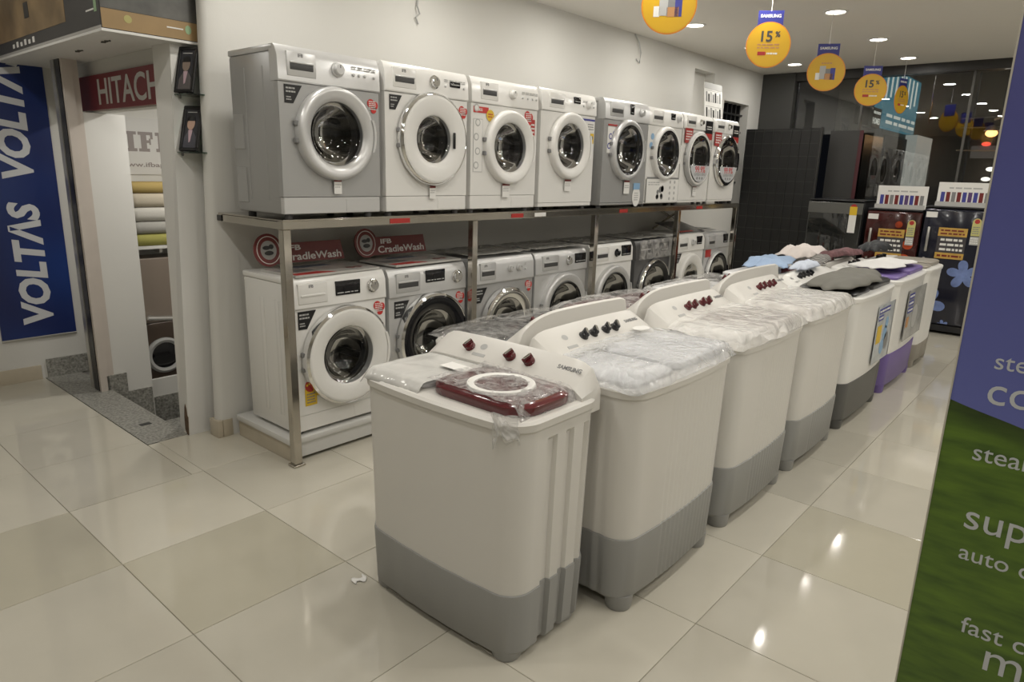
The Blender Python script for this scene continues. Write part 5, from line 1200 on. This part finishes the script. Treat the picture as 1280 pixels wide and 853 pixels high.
# ------------------------------------------------------------------ display seen through the opening
dw_ = tag(empty('wall_poster', (0.15, 2.4985, 1.42)), 'pale wall poster with large grey capital letters beyond the opening', 'poster')
box('sheet', mat('poster_ground', (0.62, 0.61, 0.59), 0.5), dw_, 0, 0.70, -0.006, 0, 0, 0.40)
PGREY = mat('poster_grey', (0.27, 0.235, 0.225), 0.5)
def slab(nm, rects):
    bm = bmesh.new()
    for q_, (a, b, c, d) in enumerate(rects): rbox(bm, a, b, -0.0068 - 0.0001 * q_, -0.006, c, d)
    return tag(finish(bm, nm, PGREY, dw_, 0), kind='stuff')
zb_, zt_ = 0.165, 0.305
slab('letter_i', ((0.125, 0.165, zb_, zt_), (0.105, 0.185, zb_, zb_ + 0.022), (0.105, 0.185, zt_ - 0.022, zt_)))
slab('letter_f', ((0.215, 0.255, zb_, zt_), (0.197, 0.273, zb_, zb_ + 0.022), (0.197, 0.30, zt_ - 0.022, zt_), (0.282, 0.30, zt_ - 0.05, zt_), (0.255, 0.282, zb_ + 0.062, zb_ + 0.082), (0.272, 0.284, zb_ + 0.05, zb_ + 0.094)))
slab('letter_b', ((0.335, 0.375, zb_, zt_), (0.318, 0.43, zb_, zb_ + 0.024), (0.318, 0.425, zt_ - 0.024, zt_), (0.375, 0.42, zb_ + 0.06, zb_ + 0.082), (0.415, 0.45, zb_ + 0.012, zb_ + 0.07), (0.41, 0.442, zb_ + 0.072, zt_ - 0.012)))
text('www.ifbappliances', mat('poster_grey', (0.27, 0.235, 0.225), 0.5), dw_, (0.33, -0.0068, 0.07), 0.045, bold=0.0006, width=0.55)
sh = tag(empty('wall_shelf', (0.12, 2.22, 0.90)), 'white wall shelf carrying folded cushions beyond the opening', 'shelf')
box('board', PILL, sh, 0, 0.9, 0, 0.278, 0, 0.022); 
for x in (0.2, 0.6): box('bracket', ALU, sh, x, x + 0.02, 0.02, 0.278, -0.03, 0.0)
for k, (nm, c, h) in enumerate((('yellow green cushion lowest on the shelf', (0.38, 0.36, 0.10), 0.085), ('grey cushion above the yellow green one', (0.40, 0.39, 0.36), 0.09), ('off white cushion with the grey one below it', (0.58, 0.56, 0.51), 0.10), ('beige cushion under the topmost one', (0.52, 0.46, 0.36), 0.10), ('mustard cushion on top of the stack', (0.42, 0.31, 0.11), 0.075))):
    z = 0.922 + sum((0.085, 0.09, 0.10, 0.10, 0.075)[:k])
    bm = bmesh.new(); rbox(bm, 0.15, 0.62, 2.215, 2.48, z, z + h, min(0.04, h * 0.45), 4); o = finish(bm, 'cushion', mat('cushion_%s' % nm.split()[0], c, 0.85, bump=0.2, bscale=150), None, 60); tag(o, nm, 'cushion', 'cushions stacked on the wall shelf')
du = tag(empty('display_unit', (0.10, 2.24, -0.50)), 'brown display unit with a round porthole and chrome rail beyond the opening', 'display unit')
BRWN = mat('brown_gloss', (0.13, 0.095, 0.075), 0.3); BRWN2 = mat('taupe_gloss', (0.27, 0.22, 0.18), 0.35)
box('lower_body', BRWN, du, 0, 0.75, 0, 0.25, 0.0, 0.85, 0.006, 1); box('upper_body', BRWN2, du, 0, 0.75, 0.004, 0.25, 0.852, 1.33, 0.006, 1)
bm = bmesh.new(); lathe(bm, [(0.135, 0), (0.135, 0.02), (0.118, 0.03), (0.098, 0.02), (0.098, 0.004), (0.12, 0.0)], 40, xf_front(0.185, 0.60)); pr = finish(bm, 'porthole_ring', MIDGREY, du, 40)
bm = bmesh.new(); lathe(bm, [(0.099, 0.012), (0.07, 0.022), (0, 0.026)], 32, xf_front(0.185, 0.60)); finish(bm, 'porthole_glass', DISPLAY, pr, 60)
bm = bmesh.new(); tube(bm, [(0.07, -0.05, 0.905), (0.50, -0.05, 0.85)], 0.021, 10); rl = finish(bm, 'chrome_rail', CHROME, du)
bm = bmesh.new(); lathe(bm, [(0, -0.02), (0.022, -0.02), (0.026, 0.0), (0.022, 0.055), (0, 0.055)], 16, xf_front(0.085, 0.905)); finish(bm, 'rail_end', CHROME, rl)
r = tag(empty('added_stair_light', (0.55, 1.55, 2.10)), 'small round fill light added under the loft inside the side opening', 'ceiling light')  # disc and area light added to brighten the stairwell below the loft
bm = bmesh.new(); lathe(bm, [(0, -0.012), (0.06, -0.012), (0.07, 0.0), (0, 0.0)], 24); finish(bm, 'lamp_disc', EMI, r)
l = bpy.data.lights.new('stair_fill_lamp', 'AREA'); l.shape = 'DISK'; l.size = 0.15; l.energy = 10; l.color = LAMP_COL
o = bpy.data.objects.new('stair_fill_lamp', l); col.objects.link(o); o.parent = r; o.location = (0, 0, -0.02)
# loose wires on the white wall
for nm, pts in (('short frayed wire sticking out of the wall above the upper washers', [(1.40, 0.617, 2.56), (1.385, 0.60, 2.52), (1.405, 0.60, 2.48), (1.375, 0.605, 2.455), (1.40, 0.61, 2.42)]), ('pale loose cable hanging from the ceiling edge by the wall niche', [(4.03, 0.615, 2.77), (4.09, 0.60, 2.70), (4.13, 0.60, 2.62), (4.12, 0.605, 2.53), (4.07, 0.61, 2.56)])):
    bm = bmesh.new(); tube(bm, pts, 0.006, 6); tag(finish(bm, 'loose_wire', MIDGREY, None), nm, 'wire')

# ------------------------------------------------------------------ night street outside the glass
struct(box('ground', mat('night_paving', (0.06, 0.06, 0.06), 0.6, var=0.3, vscale=3), None, 7.36, 22, -12, 6, -0.12, 0.0))
nb = tag(empty('neighbour_shop', (7.8, -0.40, 0)), 'dark neighbouring shop front with a lit blue sign outside the glass', 'building')
NBW = mat('neighbour_wall', (0.17, 0.17, 0.165), 0.6, var=0.2, vscale=2)
box('wall', NBW, nb, 0.0, 8.0, 0.0, 0.3, 0.0, 5.0)
SIGNB = mat('backlit_blue_sign', (0.03, 0.10, 0.14), 0.4, emit=(0.045, 0.20, 0.27), estr=1.0); SIGNW = mat('backlit_white_letters', (0.5, 0.5, 0.48), 0.4, emit=(0.85, 0.88, 0.80), estr=0.9)
sg = box('lit_sign', SIGNB, nb, 0.50, 2.45, -0.10, 0.0, 2.22, 2.95)
printlines(sg, SIGNW, 0.75, 2.40, 2.25, 2.42, 2, -0.1005, name='lit_lettering', seed=101)
for k in range(8): box('lit_stroke', SIGNW, sg, 0.55 + 0.23 * k, 0.62 + 0.23 * k, -0.105, -0.10, 2.55 + 0.05 * (k % 3), 2.93)
wsg = box('white_sign', mat('dim_sign', (0.10, 0.12, 0.12), 0.5), nb, 0.10, 0.50, -0.10, 0.0, 2.18, 2.42)
text('HOMES', SIGNW, wsg, (0.30, -0.1008, 2.26), 0.10, bold=0.002, width=0.34); printlines(wsg, SIGNW, 0.14, 0.46, 2.33, 2.40, 1, -0.1005, seed=103)
box('glow_painted_pillar', mat('shop_wall_painted_glow', (0.5, 0.5, 0.47), 0.5, emit=(0.62, 0.63, 0.58), estr=0.62), nb, 2.45, 3.55, -0.16, 0.0, 0.0, 2.215)  # light falling on this pillar is put in as its own emission
box('shutter', mat('shutter_grey', (0.13, 0.13, 0.14), 0.75), nb, 1.2, 2.6, -0.03, 0.0, 0.0, 2.15)
box('doorway', BLACK, nb, 0.2, 1.1, -0.02, 0.0, 0.0, 2.1)
box('dark_fascia_board', mat('dim_fascia_board', (0.07, 0.07, 0.068), 0.6), nb, -0.30, 0.09, -0.06, 0.0, 2.2, 2.9)
hs2 = tag(empty('street_lamp', (12.0, -1.26, 0)), 'street lamp glowing warm orange beyond the glass', 'street lamp')
bm = bmesh.new(); tube(bm, [(0, -0.5, 0), (0, -0.5, 2.62), (0, -0.4, 2.70), (0, 0.0, 2.55)], 0.03, 8); finish(bm, 'pole', GREYPR, hs2)
bm = bmesh.new(); bmesh.ops.create_uvsphere(bm, u_segments=20, v_segments=12, radius=0.075, matrix=Matrix.Translation((0, 0, 2.33)) @ Matrix.Diagonal((1, 1.15, 0.8, 1))); finish(bm, 'glowing_globe', mat('orange_glow', (1, 0.6, 0.3), 0.5, emit=(1.0, 0.50, 0.16), estr=5.0), hs2)
bm = bmesh.new(); lathe(bm, [(0.0, 2.46), (0.05, 2.45), (0.12, 2.37), (0.115, 2.365), (0, 2.40)], 20); finish(bm, 'lamp_hood', MIDGREY, hs2)
l = bpy.data.lights.new('street_glow', 'POINT'); l.energy = 5; l.color = (1.0, 0.6, 0.3); l.shadow_soft_size = 0.1
o = bpy.data.objects.new('street_glow', l); col.objects.link(o); o.parent = hs2; o.location = (-0.25, 0, 2.25)
fb = tag(empty('far_building', (14.0, -4.0, 0)), 'unlit brownish building across the street behind the lamp', 'building')
box('wall', mat('far_brown_wall', (0.09, 0.065, 0.05), 0.8, var=0.3, vscale=1.5), fb, 0, 0.4, -4.0, 3.3, 0, 5.0)
for k, (y, z) in enumerate(((2.2, 1.6), (2.2, 2.9), (1.2, 2.9), (0.2, 1.6))):
    wq = box('window', BLACK, fb, -0.03, 0.0, y, y + 0.7, z, z + 0.8); box('pane', DISPLAY, wq, -0.034, -0.03, y + 0.05, y + 0.65, z + 0.05, z + 0.75)
box('lit_fascia', mat('dim_fascia', (0.20, 0.19, 0.18), 0.5, emit=(0.30, 0.29, 0.27), estr=0.25), fb, -0.10, 0.0, 2.4, 3.25, 2.0, 2.22)
for (y, z, c, s) in ((3.02, 2.25, (1.0, 0.10, 0.06), 2.2), (2.88, 1.80, (1.0, 0.97, 0.88), 3.0), (2.93, 1.62, (1.0, 0.97, 0.88), 2.5)):
    bm = bmesh.new(); bmesh.ops.create_uvsphere(bm, u_segments=14, v_segments=8, radius=0.05, matrix=Matrix.Translation((-0.16, y, z)) @ Matrix.Diagonal((1, 1.5, 0.8, 1))); finish(bm, 'shop_bulb', mat('bulb_%d' % int(z * 100), c, 0.5, emit=c, estr=s), fb)
for k, (z0, z1) in enumerate(((2.60, 2.75), (2.45, 2.56), (2.08, 2.16))):
    bm = bmesh.new(); tube(bm, [(12.4, -0.75 - 1.4 * t, z0 + (z1 - z0) * t - 0.04 * math.sin(PI * t)) for t in [j / 10 for j in range(11)]] , 0.010, 6)
    tag(finish(bm, 'street_wire', mat('pale_wire', (0.5, 0.48, 0.44), 0.5), None), 'pale %s of the three overhead wires outside the glass' % ('topmost', 'middle', 'lowest')[k], 'wire', 'street wires')
